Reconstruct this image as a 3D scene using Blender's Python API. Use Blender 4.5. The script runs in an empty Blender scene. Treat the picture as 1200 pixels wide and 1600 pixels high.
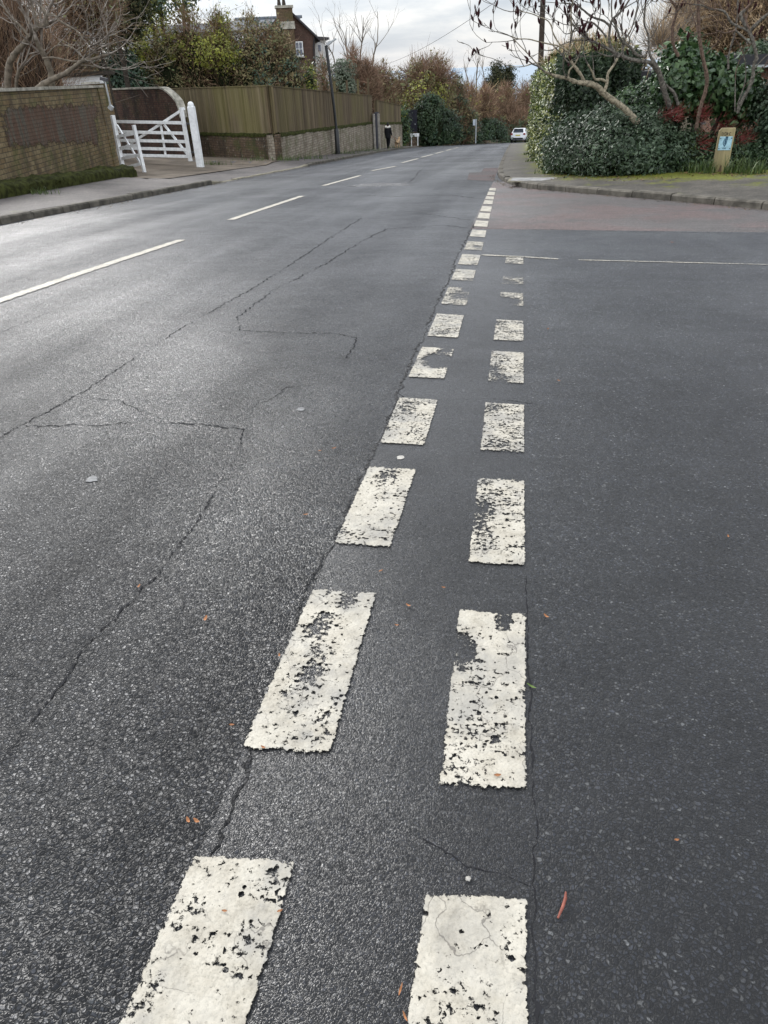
import bpy, bmesh, math, random
import numpy as np
from mathutils import Vector, Matrix

rng = np.random.default_rng(7)
random.seed(7)
sc = bpy.context.scene
COL = sc.collection
PI = math.pi

# ------------------------------------------------------------------ camera
F = 1109.0                       # focal length in pixels of the 1200 x 1600 photograph
PITCH, ROLL, EYE = math.radians(31.9), math.radians(2.6), 1.40
r_ = np.array([1, 0, 0.]); f_ = np.array([0, math.cos(PITCH), -math.sin(PITCH)]); u_ = np.array([0, math.sin(PITCH), math.cos(PITCH)])
R0 = np.array([r_*math.cos(ROLL)-u_*math.sin(ROLL), r_*math.sin(ROLL)+u_*math.cos(ROLL), f_])
d0 = np.array([(820-600)/F, -(102-800)/F, 1.]) @ R0
a0 = math.atan2(d0[0], d0[1])
Rz = np.array([[math.cos(a0), -math.sin(a0), 0], [math.sin(a0), math.cos(a0), 0], [0, 0, 1]])
RC = R0 @ Rz.T
cam = bpy.data.cameras.new('camera'); co = bpy.data.objects.new('camera', cam); COL.objects.link(co)
m = Matrix.Identity(4)
for i in range(3):
    m[i][0], m[i][1], m[i][2] = RC[0][i], RC[1][i], -RC[2][i]
m[2][3] = EYE
co.matrix_world = m
cam.sensor_fit = 'AUTO'; cam.sensor_width = 36; cam.lens = F/1600*36
cam.clip_start = .05; cam.clip_end = 90000
sc.camera = co

# ------------------------------------------------------------------ the lie of the land
def prof(y):
    if y < 5.4: return -.042*y
    if y < 12.6: return -.042*y-.00155556*(y-5.4)**2
    if y < 45: return -.609840-.0644*(y-12.6)
    if y < 70: return -2.6964-.0644*(y-45)-.000292*(y-45)**2
    return -4.4889-.079*(y-70)
def bend(y): return .003*max(0., y-50)**2
def xl(y): return -8.35+bend(y)              # left kerb line
KR = [(-.75, 60), (-.72, 45), (-.68, 30), (-.60, 22.4), (-.50, 20.6), (-.30, 18.8), (.08, 17), (1.13, 15.6), (2.15, 14.2), (3.0, 13.0), (3.7, 11.9), (6.4, 7.6), (10., 2.), (15., -6.)]
def xr(y):                                   # right kerb line (main road, round the corner, into the side road)
    if y >= 60: return -.75+bend(y)
    for (xa, ya), (xb, yb) in zip(KR, KR[1:]):
        if yb <= y <= ya: return xa+(xb-xa)*(ya-y)/(ya-yb)
    return 15
def kerb_h(y):                               # dropped kerb at the driveway
    def ss(a, b, v): t = min(1, max(0, (v-a)/(b-a))); return t*t*(3-2*t)
    return .11-.085*ss(20.3, 21.3, y)*(1-ss(30., 31., y))
def left_z(x, y): return prof(y)+kerb_h(y)+(.05-.035*min(1., max(0., (y-26)/16)))*min(12., max(0., xl(y)-x))
def right_z(x, y): return prof(y)+.11+.04*min(4., max(0., x-xr(y)))
def G(x, y):
    if x < xl(y): return left_z(x, y)
    if x > xr(y): return right_z(x, y)
    return prof(y)
def ray(px, py): return np.array([(px-600)/F, -(py-800)/F, 1.]) @ RC
def gp(px, py, fn=None, lift=0.):
    """the point of the ground seen at a pixel of the photograph"""
    fn = fn or G
    d = ray(px, py); d = d/np.linalg.norm(d)
    t, step = .8, .05
    while t < 400:
        p = d*t
        if EYE+p[2]-lift < fn(p[0], p[1]): break
        t += step; step *= 1.01
    lo, hi = t-step, t
    for _ in range(40):
        mid = (lo+hi)/2; p = d*mid
        if EYE+p[2]-lift > fn(p[0], p[1]): lo = mid
        else: hi = mid
    p = d*lo
    return np.array([p[0], p[1], p[2]+EYE])
road_z = lambda x, y: prof(y)
def at(px, py, Y):
    d = ray(px, py); t = Y/d[1]
    return np.array([0, 0, EYE])+d*t
def proj(P):
    c = RC @ (np.array(P, float)-np.array([0, 0, EYE]))
    return 600+F*c[0]/c[2], 800-F*c[1]/c[2]
def z_at(P, py):
    """height above P at which a vertical through P crosses image row py"""
    lo, hi = -8., 30.
    for _ in range(50):
        mid = (lo+hi)/2
        if proj((P[0], P[1], P[2]+mid))[1] > py: lo = mid
        else: hi = mid
    return P[2]+lo

# ------------------------------------------------------------------ mesh builder
class MB:
    def __init__(s): s.v = []; s.f = []; s.n = 0; s.at = {}
    def add(s, v, f, mat=0, smooth=False):
        v = np.asarray(v, float).reshape(-1, 3)
        for q in (f if isinstance(f, list) else [f]):
            q = np.asarray(q, int)
            if q.ndim == 1: q = q.reshape(1, -1)
            s.f.append((q+s.n, mat, smooth))
        s.v.append(v); s.n += len(v)
    def build(s, name, mats, parent=None, loc=None, kind=None, attr=None):
        me = bpy.data.meshes.new(name)
        V = np.concatenate(s.v)
        if loc is not None: V = V-np.asarray(loc)
        me.vertices.add(len(V)); me.vertices.foreach_set('co', V.astype(np.float32).ravel())
        nl = sum(q.size for q, _, _ in s.f); nf = sum(len(q) for q, _, _ in s.f)
        me.loops.add(nl); me.polygons.add(nf)
        me.loops.foreach_set('vertex_index', np.concatenate([q.ravel() for q, _, _ in s.f]).astype(np.int32))
        tot = np.concatenate([np.full(len(q), q.shape[1]) for q, _, _ in s.f])
        me.polygons.foreach_set('loop_start', np.concatenate([[0], np.cumsum(tot)[:-1]]).astype(np.int32))
        me.polygons.foreach_set('material_index', np.concatenate([np.full(len(q), mt) for q, mt, _ in s.f]).astype(np.int32))
        me.polygons.foreach_set('use_smooth', np.concatenate([np.full(len(q), sm) for q, _, sm in s.f]))
        me.update(calc_edges=True); me.validate()
        for mt in (mats if isinstance(mats, (list, tuple)) else [mats]): me.materials.append(mt)
        if attr is not None:
            for k, a in attr.items():
                A = me.attributes.new(k, 'FLOAT', 'POINT'); A.data.foreach_set('value', np.asarray(a, np.float32))
        o = bpy.data.objects.new(name, me); COL.objects.link(o)
        if parent is not None: o.parent = parent
        elif loc is not None: o.location = loc
        if kind: o['kind'] = kind
        return o

def tag(o, label, cat, group=None):
    o['label'] = label; o['category'] = cat
    if group: o['group'] = group
    return o
def thing(name, label, cat, loc, rz=0., group=None):
    o = bpy.data.objects.new(name, None); COL.objects.link(o)
    o.location = loc; o.rotation_euler = (0, 0, rz); o.empty_display_size = .2
    return tag(o, label, cat, group)
BOXF = [[0, 3, 2, 1], [4, 5, 6, 7], [0, 1, 5, 4], [1, 2, 6, 5], [2, 3, 7, 6], [3, 0, 4, 7]]
def box(mb, c, s, mat=0, rz=0., ch=0.):
    x, y, z = s[0]/2, s[1]/2, s[2]/2
    if ch <= 0:
        v = np.array([(-x, -y, -z), (x, -y, -z), (x, y, -z), (-x, y, -z), (-x, -y, z), (x, -y, z), (x, y, z), (-x, y, z)])
        f = BOXF
    else:                                    # vertical edges and top edges chamfered
        def ring(k, zz): return [(-x+k, -y, zz), (x-k, -y, zz), (x, -y+k, zz), (x, y-k, zz), (x-k, y, zz), (-x+k, y, zz), (-x, y-k, zz), (-x, -y+k, zz)]
        b = ring(ch, -z); t = ring(ch, z-ch); tt = [(px_*(x-ch)/x, py_*(y-ch)/y, z) for px_, py_, _ in ring(ch, z)]
        v = np.array(b+t+tt); f = []
        for k in range(8):
            n = (k+1) % 8
            f += [[k, n, 8+n, 8+k], [8+k, 8+n, 16+n, 16+k]]
        f = [np.array(f), np.array([list(range(16, 24))]), np.array([list(range(7, -1, -1))])]
    if rz:
        c_, s_ = math.cos(rz), math.sin(rz)
        v = np.stack([v[:, 0]*c_-v[:, 1]*s_, v[:, 0]*s_+v[:, 1]*c_, v[:, 2]], 1)
    mb.add(v+np.asarray(c), f, mat)
def beam(mb, P, Q, w, h, mat=0, upv=(0, 0, 1)):
    """box from P to Q, w across, h along upv"""
    P = np.asarray(P, float); Q = np.asarray(Q, float)
    d = Q-P; d = d/np.linalg.norm(d)
    a = np.cross(d, upv)
    if np.linalg.norm(a) < 1e-4: a = np.cross(d, (0, 1, 0))
    a = a/np.linalg.norm(a); b = np.cross(a, d)
    v = [E+a*sa*w/2+b*sb*h/2 for E in (P, Q) for sa, sb in ((-1, -1), (1, -1), (1, 1), (-1, 1))]
    mb.add(np.array(v), [[0, 1, 2, 3], [4, 7, 6, 5], [0, 4, 5, 1], [1, 5, 6, 2], [2, 6, 7, 3], [3, 7, 4, 0]], mat)
def slab(mb, A, B, za, zb, thick, mat=0, side=1):
    """upright slab over the line A-B: za, zb = (bottom, top) at each end"""
    A = np.asarray(A, float)[:2]; B = np.asarray(B, float)[:2]
    d = B-A; d = d/np.linalg.norm(d); n = np.array([-d[1], d[0]])*thick*side
    v = [(*A, za[0]), (*B, zb[0]), (*(B+n), zb[0]), (*(A+n), za[0]), (*A, za[1]), (*B, zb[1]), (*(B+n), zb[1]), (*(A+n), za[1])]
    mb.add(np.array(v), BOXF, mat)
def tube(mb, pts, rad, sides=8, mat=0, cap=True):
    pts = np.asarray(pts, float); n = len(pts)
    rad = np.full(n, rad) if np.isscalar(rad) else np.asarray(rad, float)
    ang = np.linspace(0, 2*PI, sides, endpoint=False); V = []
    up = np.array([0.13, .31, .94])
    for i in range(n):
        t = pts[min(i+1, n-1)]-pts[max(i-1, 0)]; t = t/(np.linalg.norm(t)+1e-9)
        a = np.cross(t, up)
        if np.linalg.norm(a) < .1: a = np.cross(t, (1, 0, 0))
        a /= np.linalg.norm(a); b = np.cross(t, a); up = np.cross(a, t)
        V.append(pts[i]+rad[i]*(np.outer(np.cos(ang), a)+np.outer(np.sin(ang), b)))
    f = []
    for i in range(n-1):
        for k in range(sides):
            k2 = (k+1) % sides
            f.append([i*sides+k, i*sides+k2, (i+1)*sides+k2, (i+1)*sides+k])
    fs = [np.array(f)]
    mb.add(np.concatenate(V), fs, mat, True)
    if cap:
        mb.add(V[0], [list(range(sides))], mat); mb.add(V[-1], [list(range(sides-1, -1, -1))], mat)
def lathe(mb, c, prof_, sides=16, mat=0, smooth=True):
    ang = np.linspace(0, 2*PI, sides, endpoint=False); V = []
    for r, z in prof_: V.append(np.stack([c[0]+r*np.cos(ang), c[1]+r*np.sin(ang), np.full(sides, c[2]+z)], 1))
    f = [[i*sides+k, i*sides+(k+1) % sides, (i+1)*sides+(k+1) % sides, (i+1)*sides+k] for i in range(len(prof_)-1) for k in range(sides)]
    mb.add(np.concatenate(V), np.array(f), mat, smooth)
def segs_mesh(mb, segs, sides=3, mat=0):
    if not segs: return
    S = np.array([(*p, *q, a, b) for p, q, a, b in segs])
    P, Q, ra, rb = S[:, :3], S[:, 3:6], S[:, 6], S[:, 7]
    d = Q-P; L = np.linalg.norm(d, axis=1, keepdims=True)+1e-9; d = d/L
    ref = np.where(np.abs(d[:, 2:3]) > .9, np.array([[1., 0, 0]]), np.array([[0, 0, 1.]]))
    a = np.cross(d, ref); a /= np.linalg.norm(a, axis=1, keepdims=True); b = np.cross(d, a)
    P = P-d*ra[:, None]*.4; Q = Q+d*rb[:, None]*.4
    V = np.zeros((len(S), 2*sides, 3))
    for k in range(sides):
        t = 2*PI*k/sides; o = a*math.cos(t)+b*math.sin(t)
        V[:, k] = P+o*ra[:, None]; V[:, sides+k] = Q+o*rb[:, None]
    base = np.arange(len(S))[:, None]*2*sides
    f = [np.array([[k, (k+1) % sides, sides+(k+1) % sides, sides+k]])+base for k in range(sides)]
    mb.add(V.reshape(-1, 3), f, mat, sides > 3)

# ------------------------------------------------------------------ materials
def new_mat(name):
    mt = bpy.data.materials.new(name); mt.use_nodes = True
    nt = mt.node_tree; b = nt.nodes['Principled BSDF']
    return mt, nt, b
class N:
    """small wrapper to write node trees"""
    def __init__(s, nt): s.nt = nt
    def node(s, t, **k):
        n = s.nt.nodes.new(t)
        for a, v in k.items(): setattr(n, a, v)
        return n
    def link(s, a, b): s.nt.links.new(a, b)
    def put(s, sock, v):
        if isinstance(v, bpy.types.NodeSocket): s.link(v, sock)
        else: sock.default_value = v
    def noise(s, vec, scale, detail=3., rough=.55, dist=0.):
        n = s.node('ShaderNodeTexNoise'); s.link(vec, n.inputs['Vector'])
        n.inputs['Scale'].default_value = scale; n.inputs['Detail'].default_value = detail
        n.inputs['Roughness'].default_value = rough; n.inputs['Distortion'].default_value = dist
        return n.outputs['Fac']
    def vor(s, vec, scale, feature='F1', rand=1.):
        n = s.node('ShaderNodeTexVoronoi', feature=feature); s.link(vec, n.inputs['Vector'])
        n.inputs['Scale'].default_value = scale; n.inputs['Randomness'].default_value = rand
        return n
    def math(s, op, a, b=0., c=0., clamp=False):
        n = s.node('ShaderNodeMath', operation=op, use_clamp=clamp)
        s.put(n.inputs[0], a); s.put(n.inputs[1], b); s.put(n.inputs[2], c)
        return n.outputs[0]
    def ramp(s, fac, stops, interp='LINEAR'):
        n = s.node('ShaderNodeValToRGB'); cr = n.color_ramp; cr.interpolation = interp
        while len(cr.elements) < len(stops): cr.elements.new(.5)
        for e, (p, c) in zip(cr.elements, stops):
            e.position = p; e.color = (*c, 1) if not np.isscalar(c) else (c, c, c, 1)
        s.link(fac, n.inputs[0]); return n.outputs[0]
    def rng(s, v, a, b, c=0., d=1., smooth=True):
        n = s.node('ShaderNodeMapRange', interpolation_type='SMOOTHSTEP' if smooth else 'LINEAR')
        s.put(n.inputs[0], v)
        for i, k in enumerate((a, b, c, d)): n.inputs[i+1].default_value = k
        return n.outputs[0]
    def mix(s, fac, a, b, mode='MIX'):
        n = s.node('ShaderNodeMix', data_type='RGBA', blend_type=mode)
        s.put(n.inputs[0], fac)
        for sock, v in ((n.inputs[6], a), (n.inputs[7], b)):
            if isinstance(v, bpy.types.NodeSocket): s.link(v, sock)
            else: sock.default_value = (*v, 1) if not np.isscalar(v) else (v, v, v, 1)
        return n.outputs[2]
    def obj(s): return s.node('ShaderNodeTexCoord').outputs['Object']
    def map(s, vec, scale=(1, 1, 1), rot=(0, 0, 0), loc=(0, 0, 0)):
        n = s.node('ShaderNodeMapping'); s.link(vec, n.inputs[0])
        n.inputs['Scale'].default_value = scale; n.inputs['Rotation'].default_value = rot; n.inputs['Location'].default_value = loc
        return n.outputs[0]
    def xyz(s, vec):
        n = s.node('ShaderNodeSeparateXYZ'); s.link(vec, n.inputs[0]); return n.outputs
    def comb(s, x, y, z):
        n = s.node('ShaderNodeCombineXYZ')
        for i, v in enumerate((x, y, z)): s.put(n.inputs[i], v)
        return n.outputs[0]
    def bump(s, h, strength, dist, normal=None):
        n = s.node('ShaderNodeBump'); s.link(h, n.inputs['Height'])
        n.inputs['Strength'].default_value = strength; n.inputs['Distance'].default_value = dist
        if normal is not None: s.link(normal, n.inputs['Normal'])
        return n.outputs[0]
    def attr(s, name): return s.node('ShaderNodeAttribute', attribute_name=name).outputs['Fac']
    def island(s): return s.node('ShaderNodeNewGeometry').outputs['Random Per Island']

def plain(name, col, rough=.6, spec=.4, var=.25, scale=4., metal=0., bump=0.):
    mt, nt, b = new_mat(name); n = N(nt); v = n.obj()
    t = n.noise(v, scale, 5, .6)
    c = n.mix(n.rng(t, .3, .7), tuple(k*(1-var) for k in col), tuple(min(1, k*(1+var)) for k in col))
    n.link(c, b.inputs['Base Color']); b.inputs['Roughness'].default_value = rough
    b.inputs['Specular IOR Level'].default_value = spec; b.inputs['Metallic'].default_value = metal
    if bump: n.link(n.bump(n.noise(v, scale*6, 4), bump, .02), b.inputs['Normal'])
    return mt

def asphalt(name, scale, dark, mid, light, rough=.5, bump=.9, patch=.35, tracks=0., warm=0., gap=.55, spec=.5, far_sheen=(1., 1.), wet=0., coat_rough=.30, grit=1.0, cb=.25):
    mt, nt, b = new_mat(name); n = N(nt); v = n.obj()
    wob = n.node('ShaderNodeTexNoise'); n.link(v, wob.inputs['Vector']); wob.inputs['Scale'].default_value = scale*.8; wob.inputs['Detail'].default_value = 2
    vv = n.node('ShaderNodeVectorMath', operation='MULTIPLY_ADD'); n.link(wob.outputs['Color'], vv.inputs[0])
    vv.inputs[1].default_value = (.012, .012, .012); n.link(v, vv.inputs[2]); vw = vv.outputs[0]
    V = n.vor(vw, scale); V2 = n.vor(vw, scale*2.6); E = n.vor(vw, scale, 'DISTANCE_TO_EDGE')
    rnd = n.xyz(V.outputs['Color'])[0]; rnd2 = n.xyz(V2.outputs['Color'])[1]
    stone = n.ramp(rnd, [(0, dark), (.4, mid), (.86, mid), (.96, light), (1, tuple(min(1, k*1.4) for k in light))])
    fine = n.ramp(rnd2, [(0, .55), (.6, 1.), (1, 1.5)])
    c = n.mix(.5, stone, n.mix(1., stone, fine, 'MULTIPLY'))
    g = n.rng(E.outputs['Distance'], gap*.50, gap*.12)                # dark bitumen between the stones, painted darker still to stand for gap shade
    sunk = n.rng(n.xyz(V.outputs['Color'])[2], .40, .16)              # some stones lie deep; their shade is mixed into the colour
    g = n.math('MAXIMUM', g, n.math('MULTIPLY', sunk, .7))
    c = n.mix(n.math('MULTIPLY', g, .93), c, tuple(k*.22 for k in dark))
    big = n.noise(v, .55, 5, .6, .4); med = n.noise(v, 5., 4, .6)
    tone = n.math('ADD', n.math('MULTIPLY', n.math('SUBTRACT', big, .5), patch*2.2), n.math('MULTIPLY', n.math('SUBTRACT', med, .5), patch*1.1))
    if tracks:
        st = n.noise(n.map(v, (1.1, .035, 1)), 1.0, 3, .5); st2 = n.noise(n.map(v, (4.5, .10, 1)), 1.0, 3, .6)
        tone = n.math('ADD', tone, n.math('MULTIPLY', n.math('SUBTRACT', st, .48), tracks*2.4))
        tone = n.math('ADD', tone, n.math('MULTIPLY', n.math('SUBTRACT', st2, .5), tracks*.9))
    tone = n.math('ADD', tone, n.math('MULTIPLY', n.math('SUBTRACT', n.noise(v, 40., 3, .75), .5), grit))
    tone = n.math('ADD', tone, 1.)
    c = n.mix(1., c, n.comb(tone, tone, tone), 'MULTIPLY')
    if far_sheen != (1., 1.):                      # sky sheen painted into the colour: paler up the road and to the left
        sy = n.xyz(v); sheen_tone = n.math('MULTIPLY', n.rng(n.math('ADD', sy[1], n.math('MULTIPLY', n.math('SUBTRACT', med, .5), 3.)), 1., 11., far_sheen[0], far_sheen[1]), n.rng(sy[0], -5., -1.0, 1.15, 1.))
        c = n.mix(1., c, n.comb(sheen_tone, sheen_tone, sheen_tone), 'MULTIPLY')
    if warm:
        wn = n.rng(n.noise(v, .9, 4, .6), .42, .62)
        c = n.mix(n.math('MULTIPLY', wn, warm), c, n.mix(1., c, (1.75, 1.0, .92), 'MULTIPLY'))
    n.link(c, b.inputs['Base Color'])
    ro = n.math('ADD', rough, n.math('MULTIPLY', n.math('SUBTRACT', big, .5), -.28))
    ro = n.math('ADD', ro, n.math('MULTIPLY', rnd2, .18))
    n.link(ro, b.inputs['Roughness']); b.inputs['Specular IOR Level'].default_value = spec
    loc_ = n.node('ShaderNodeVectorMath', operation='SUBTRACT'); n.link(vw, loc_.inputs[0]); n.link(V.outputs['Position'], loc_.inputs[1])
    cen = n.node('ShaderNodeVectorMath', operation='SUBTRACT'); n.link(V.outputs['Color'], cen.inputs[0]); cen.inputs[1].default_value = (.5, .5, .5)
    dt = n.node('ShaderNodeVectorMath', operation='DOT_PRODUCT'); n.link(loc_.outputs[0], dt.inputs[0]); n.link(cen.outputs[0], dt.inputs[1])
    h = n.math('MULTIPLY', n.rng(E.outputs['Distance'], .0, gap*.42), 1.)
    h = n.math('ADD', h, n.math('MULTIPLY', dt.outputs['Value'], scale*3.4))
    h = n.math('SUBTRACT', h, n.math('MULTIPLY', sunk, 1.1))
    h = n.math('ADD', h, n.math('MULTIPLY', rnd, .5))
    h = n.math('ADD', h, n.math('MULTIPLY', n.math('SUBTRACT', 1., V2.outputs['Distance']), .3))
    h = n.math('ADD', h, n.math('MULTIPLY', n.noise(v, scale*3.5, 2), .25))
    nb = n.bump(n.noise(v, 2.2, 3), .25, .03)
    if wet:                                   # damp film in the wheel tracks and hollows
        wm = n.math('ADD', n.math('MULTIPLY', n.rng(big, .36, .64, .74, 1.), wet), n.math('MULTIPLY', n.math('SUBTRACT', med, .5), .25))
        if tracks: wm = n.math('ADD', wm, n.math('MULTIPLY', n.math('SUBTRACT', st, .5), 1.0))
        wm = n.math('MAXIMUM', n.math('MINIMUM', wm, 1.), .1)
        n.link(wm, b.inputs['Coat Weight']); b.inputs['Coat Roughness'].default_value = coat_rough; b.inputs['Coat IOR'].default_value = 1.5
        n.link(n.bump(h, cb, .0075, nb), b.inputs['Coat Normal'])
    n.link(n.bump(h, bump, .0075, nb), b.inputs['Normal'])
    return mt

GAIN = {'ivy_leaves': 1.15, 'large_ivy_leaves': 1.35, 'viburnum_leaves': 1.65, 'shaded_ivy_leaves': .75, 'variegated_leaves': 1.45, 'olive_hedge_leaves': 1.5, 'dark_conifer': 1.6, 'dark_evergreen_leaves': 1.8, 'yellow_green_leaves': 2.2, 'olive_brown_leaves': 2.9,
        'grey_green_leaves': 1.4, 'brown_twigs': 2.3, 'red_brown_twigs': 1.75, 'golden_beech_twigs': 2.7, 'grey_twigs': 1.5, 'red_dogwood_stems': .5}
def leafmat(name, cols, rough=.45, spec=.4, trans=.15):
    cols = [tuple(min(.8, k*GAIN.get(name, 1.)) for k in c) for c in cols]
    mt, nt, b = new_mat(name); n = N(nt)
    r = n.island()
    c = n.ramp(r, [(i/(len(cols)-1), k) for i, k in enumerate(cols)])
    big = n.noise(n.obj(), .9, 3); c = n.mix(1., c, n.ramp(big, [(.3, .65), (.7, 1.3)]), 'MULTIPLY')
    n.link(c, b.inputs['Base Color']); b.inputs['Roughness'].default_value = rough; b.inputs['Specular IOR Level'].default_value = spec
    if trans:
        t = n.node('ShaderNodeBsdfTranslucent'); n.link(c, t.inputs['Color'])
        mx = n.node('ShaderNodeMixShader'); mx.inputs[0].default_value = trans
        n.link(b.outputs[0], mx.inputs[1]); n.link(t.outputs[0], mx.inputs[2])
        n.link(mx.outputs[0], nt.nodes['Material Output'].inputs['Surface'])
    return mt

def brick(name, c1, c2, mort, bw=.24, bh=.085, stain=(.05, .045, .04), stain_amt=.6, moss=0., lichen=0., rough=.85):
    mt, nt, b = new_mat(name); n = N(nt); v = n.obj(); s = n.xyz(v)
    u = n.comb(n.math('ADD', s[0], s[1]), s[2], 0.)
    br = n.node('ShaderNodeTexBrick'); n.link(u, br.inputs['Vector'])
    br.inputs['Scale'].default_value = 1.; br.inputs['Brick Width'].default_value = bw; br.inputs['Row Height'].default_value = bh
    br.inputs['Mortar Size'].default_value = .009; br.inputs['Mortar Smooth'].default_value = .3
    br.inputs['Color1'].default_value = (*c1, 1); br.inputs['Color2'].default_value = (*c2, 1); br.inputs['Mortar'].default_value = (*mort, 1)
    c = br.outputs['Color']
    c = n.mix(1., c, n.ramp(n.noise(v, 9., 4, .7), [(.25, .6), (.75, 1.4)]), 'MULTIPLY')
    st = n.rng(n.noise(n.map(v, (1.6, 1.6, .45)), 1.3, 5, .65), .42, .66)
    c = n.mix(n.math('MULTIPLY', st, stain_amt), c, stain)
    if lichen: c = n.mix(n.math('MULTIPLY', n.rng(n.noise(v, 7., 5, .7), .56, .66), lichen), c, (.42, .40, .34))
    if moss: c = n.mix(n.math('MULTIPLY', n.rng(n.noise(v, 1.1, 5, .7), .48, .62), moss), c, (.055, .075, .015))
    n.link(c, b.inputs['Base Color']); b.inputs['Roughness'].default_value = rough; b.inputs['Specular IOR Level'].default_value = .2
    h = n.math('ADD', n.math('MULTIPLY', br.outputs['Fac'], -1.), n.math('MULTIPLY', n.noise(v, 30., 4), .6))
    n.link(n.bump(h, .6, .012), b.inputs['Normal'])
    return mt

M = {}
M['road'] = asphalt('worn_road_asphalt', 96., (.024, .026, .032), (.050, .055, .067), (.092, .097, .104), rough=.55, bump=1., patch=.24, tracks=.24, gap=.56, spec=.18, far_sheen=(.52, 2.5), wet=.52, coat_rough=.31, grit=2.4, cb=.28)
M['strip'] = asphalt('fine_dark_asphalt', 150., (.018, .019, .024), (.038, .042, .055), (.085, .09, .098), rough=.5, bump=.9, patch=.26, gap=.56, spec=.22, far_sheen=(.62, 3.4), wet=.9, coat_rough=.30, grit=1.8, cb=.24)
M['side'] = asphalt('side_road_asphalt', 106., (.018, .019, .024), (.043, .048, .062), (.125, .130, .135), rough=.5, bump=1., patch=.32, gap=.58, spec=.22, far_sheen=(.64, 3.6), wet=.9, coat_rough=.30, grit=1.8, cb=.24)
M['oldside'] = asphalt('old_pinkish_asphalt', 80., (.13, .112, .108), (.235, .203, .196), (.31, .28, .27), rough=.5, bump=.7, patch=.30, warm=.45, wet=.3)
M['crack'] = plain('open_crack', (.022, .022, .024), .95, .1)
M['seam'] = asphalt('seam_sealed', 70., (.012, .012, .014), (.022, .022, .025), (.05, .05, .05), rough=.6, bump=1., patch=.2)
M['pinkpatch'] = asphalt('pink_patch', 60., (.09, .07, .07), (.14, .115, .115), (.2, .17, .17), rough=.6, bump=.6, patch=.25, warm=.5)

def paint_mat():
    mt, nt, b = new_mat('worn_road_paint'); n = N(nt); v = n.obj()
    w = n.attr('wear')
    chips = n.noise(v, 62., 5, .72); coarse = n.noise(v, 9., 4, .6); streak = n.noise(n.map(v, (5., 42., 1.)), 1., 4, .65)
    cells = n.xyz(n.vor(v, 105.).outputs['Color'])[0]
    f = n.math('ADD', n.math('MULTIPLY', chips, .44), n.math('ADD', n.math('MULTIPLY', coarse, .25), n.math('MULTIPLY', streak, .20)))
    f = n.math('ADD', f, n.math('MULTIPLY', cells, .11))
    f = n.rng(f, .385, .605, smooth=False)
    hole = n.vor(v, 42.); hs = n.xyz(hole.outputs['Color'])
    pit = n.math('MULTIPLY', n.math('GREATER_THAN', hs[0], .76), n.rng(hole.outputs['Distance'], .34, .20))
    w2 = n.math('ADD', w, n.math('MULTIPLY', pit, .42))
    mask = n.rng(n.math('SUBTRACT', f, w2), -.05, .075)
    dirt = n.noise(v, 14., 6, .7); speck = n.noise(v, 160., 3, .7)
    wn_ = n.node('ShaderNodeTexNoise'); n.link(v, wn_.inputs['Vector']); wn_.inputs['Scale'].default_value = 9.; wn_.inputs['Detail'].default_value = 5.
    wv_ = n.node('ShaderNodeVectorMath', operation='MULTIPLY_ADD'); n.link(wn_.outputs['Color'], wv_.inputs[0]); wv_.inputs[1].default_value = (.16, .16, .16); n.link(v, wv_.inputs[2])
    cr = n.vor(wv_.outputs[0], 5.2, 'DISTANCE_TO_EDGE')
    crk = n.math('MULTIPLY', n.rng(cr.outputs['Distance'], .011, .003), n.rng(n.noise(v, 5., 2), .42, .55))
    c = n.ramp(dirt, [(.25, (.25, .225, .18)), (.42, (.43, .395, .325)), (.62, (.52, .485, .41))])
    c = n.mix(1., c, n.ramp(speck, [(.3, .72), (.5, 1.), (.8, 1.06)]), 'MULTIPLY')
    edge = n.rng(n.math('SUBTRACT', f, w2), .10, .0)
    c = n.mix(n.math('MULTIPLY', edge, .45), c, (.22, .20, .17))
    film = n.math('MULTIPLY', n.rng(n.noise(v, 5., 5, .7), .42, .64), n.rng(w, .06, .24, .25, .75)); c = n.mix(film, c, (.27, .26, .24))
    c = n.mix(n.math('MULTIPLY', crk, .65), c, (.10, .09, .08))
    n.link(c, b.inputs['Base Color']); b.inputs['Roughness'].default_value = .62; b.inputs['Specular IOR Level'].default_value = .3
    stones = n.vor(v, 92.)
    h = n.math('ADD', n.math('MULTIPLY', mask, 1.), n.math('MULTIPLY', stones.outputs['Distance'], -.45))
    h = n.math('ADD', h, n.math('MULTIPLY', n.noise(v, 60., 4), .6))
    n.link(n.bump(h, .7, .004), b.inputs['Normal'])
    tr = n.node('ShaderNodeBsdfTransparent'); mx = n.node('ShaderNodeMixShader')
    n.link(mask, mx.inputs[0]); n.link(tr.outputs[0], mx.inputs[1]); n.link(b.outputs[0], mx.inputs[2])
    n.link(mx.outputs[0], nt.nodes['Material Output'].inputs['Surface'])
    return mt
M['paint'] = paint_mat()

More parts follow.
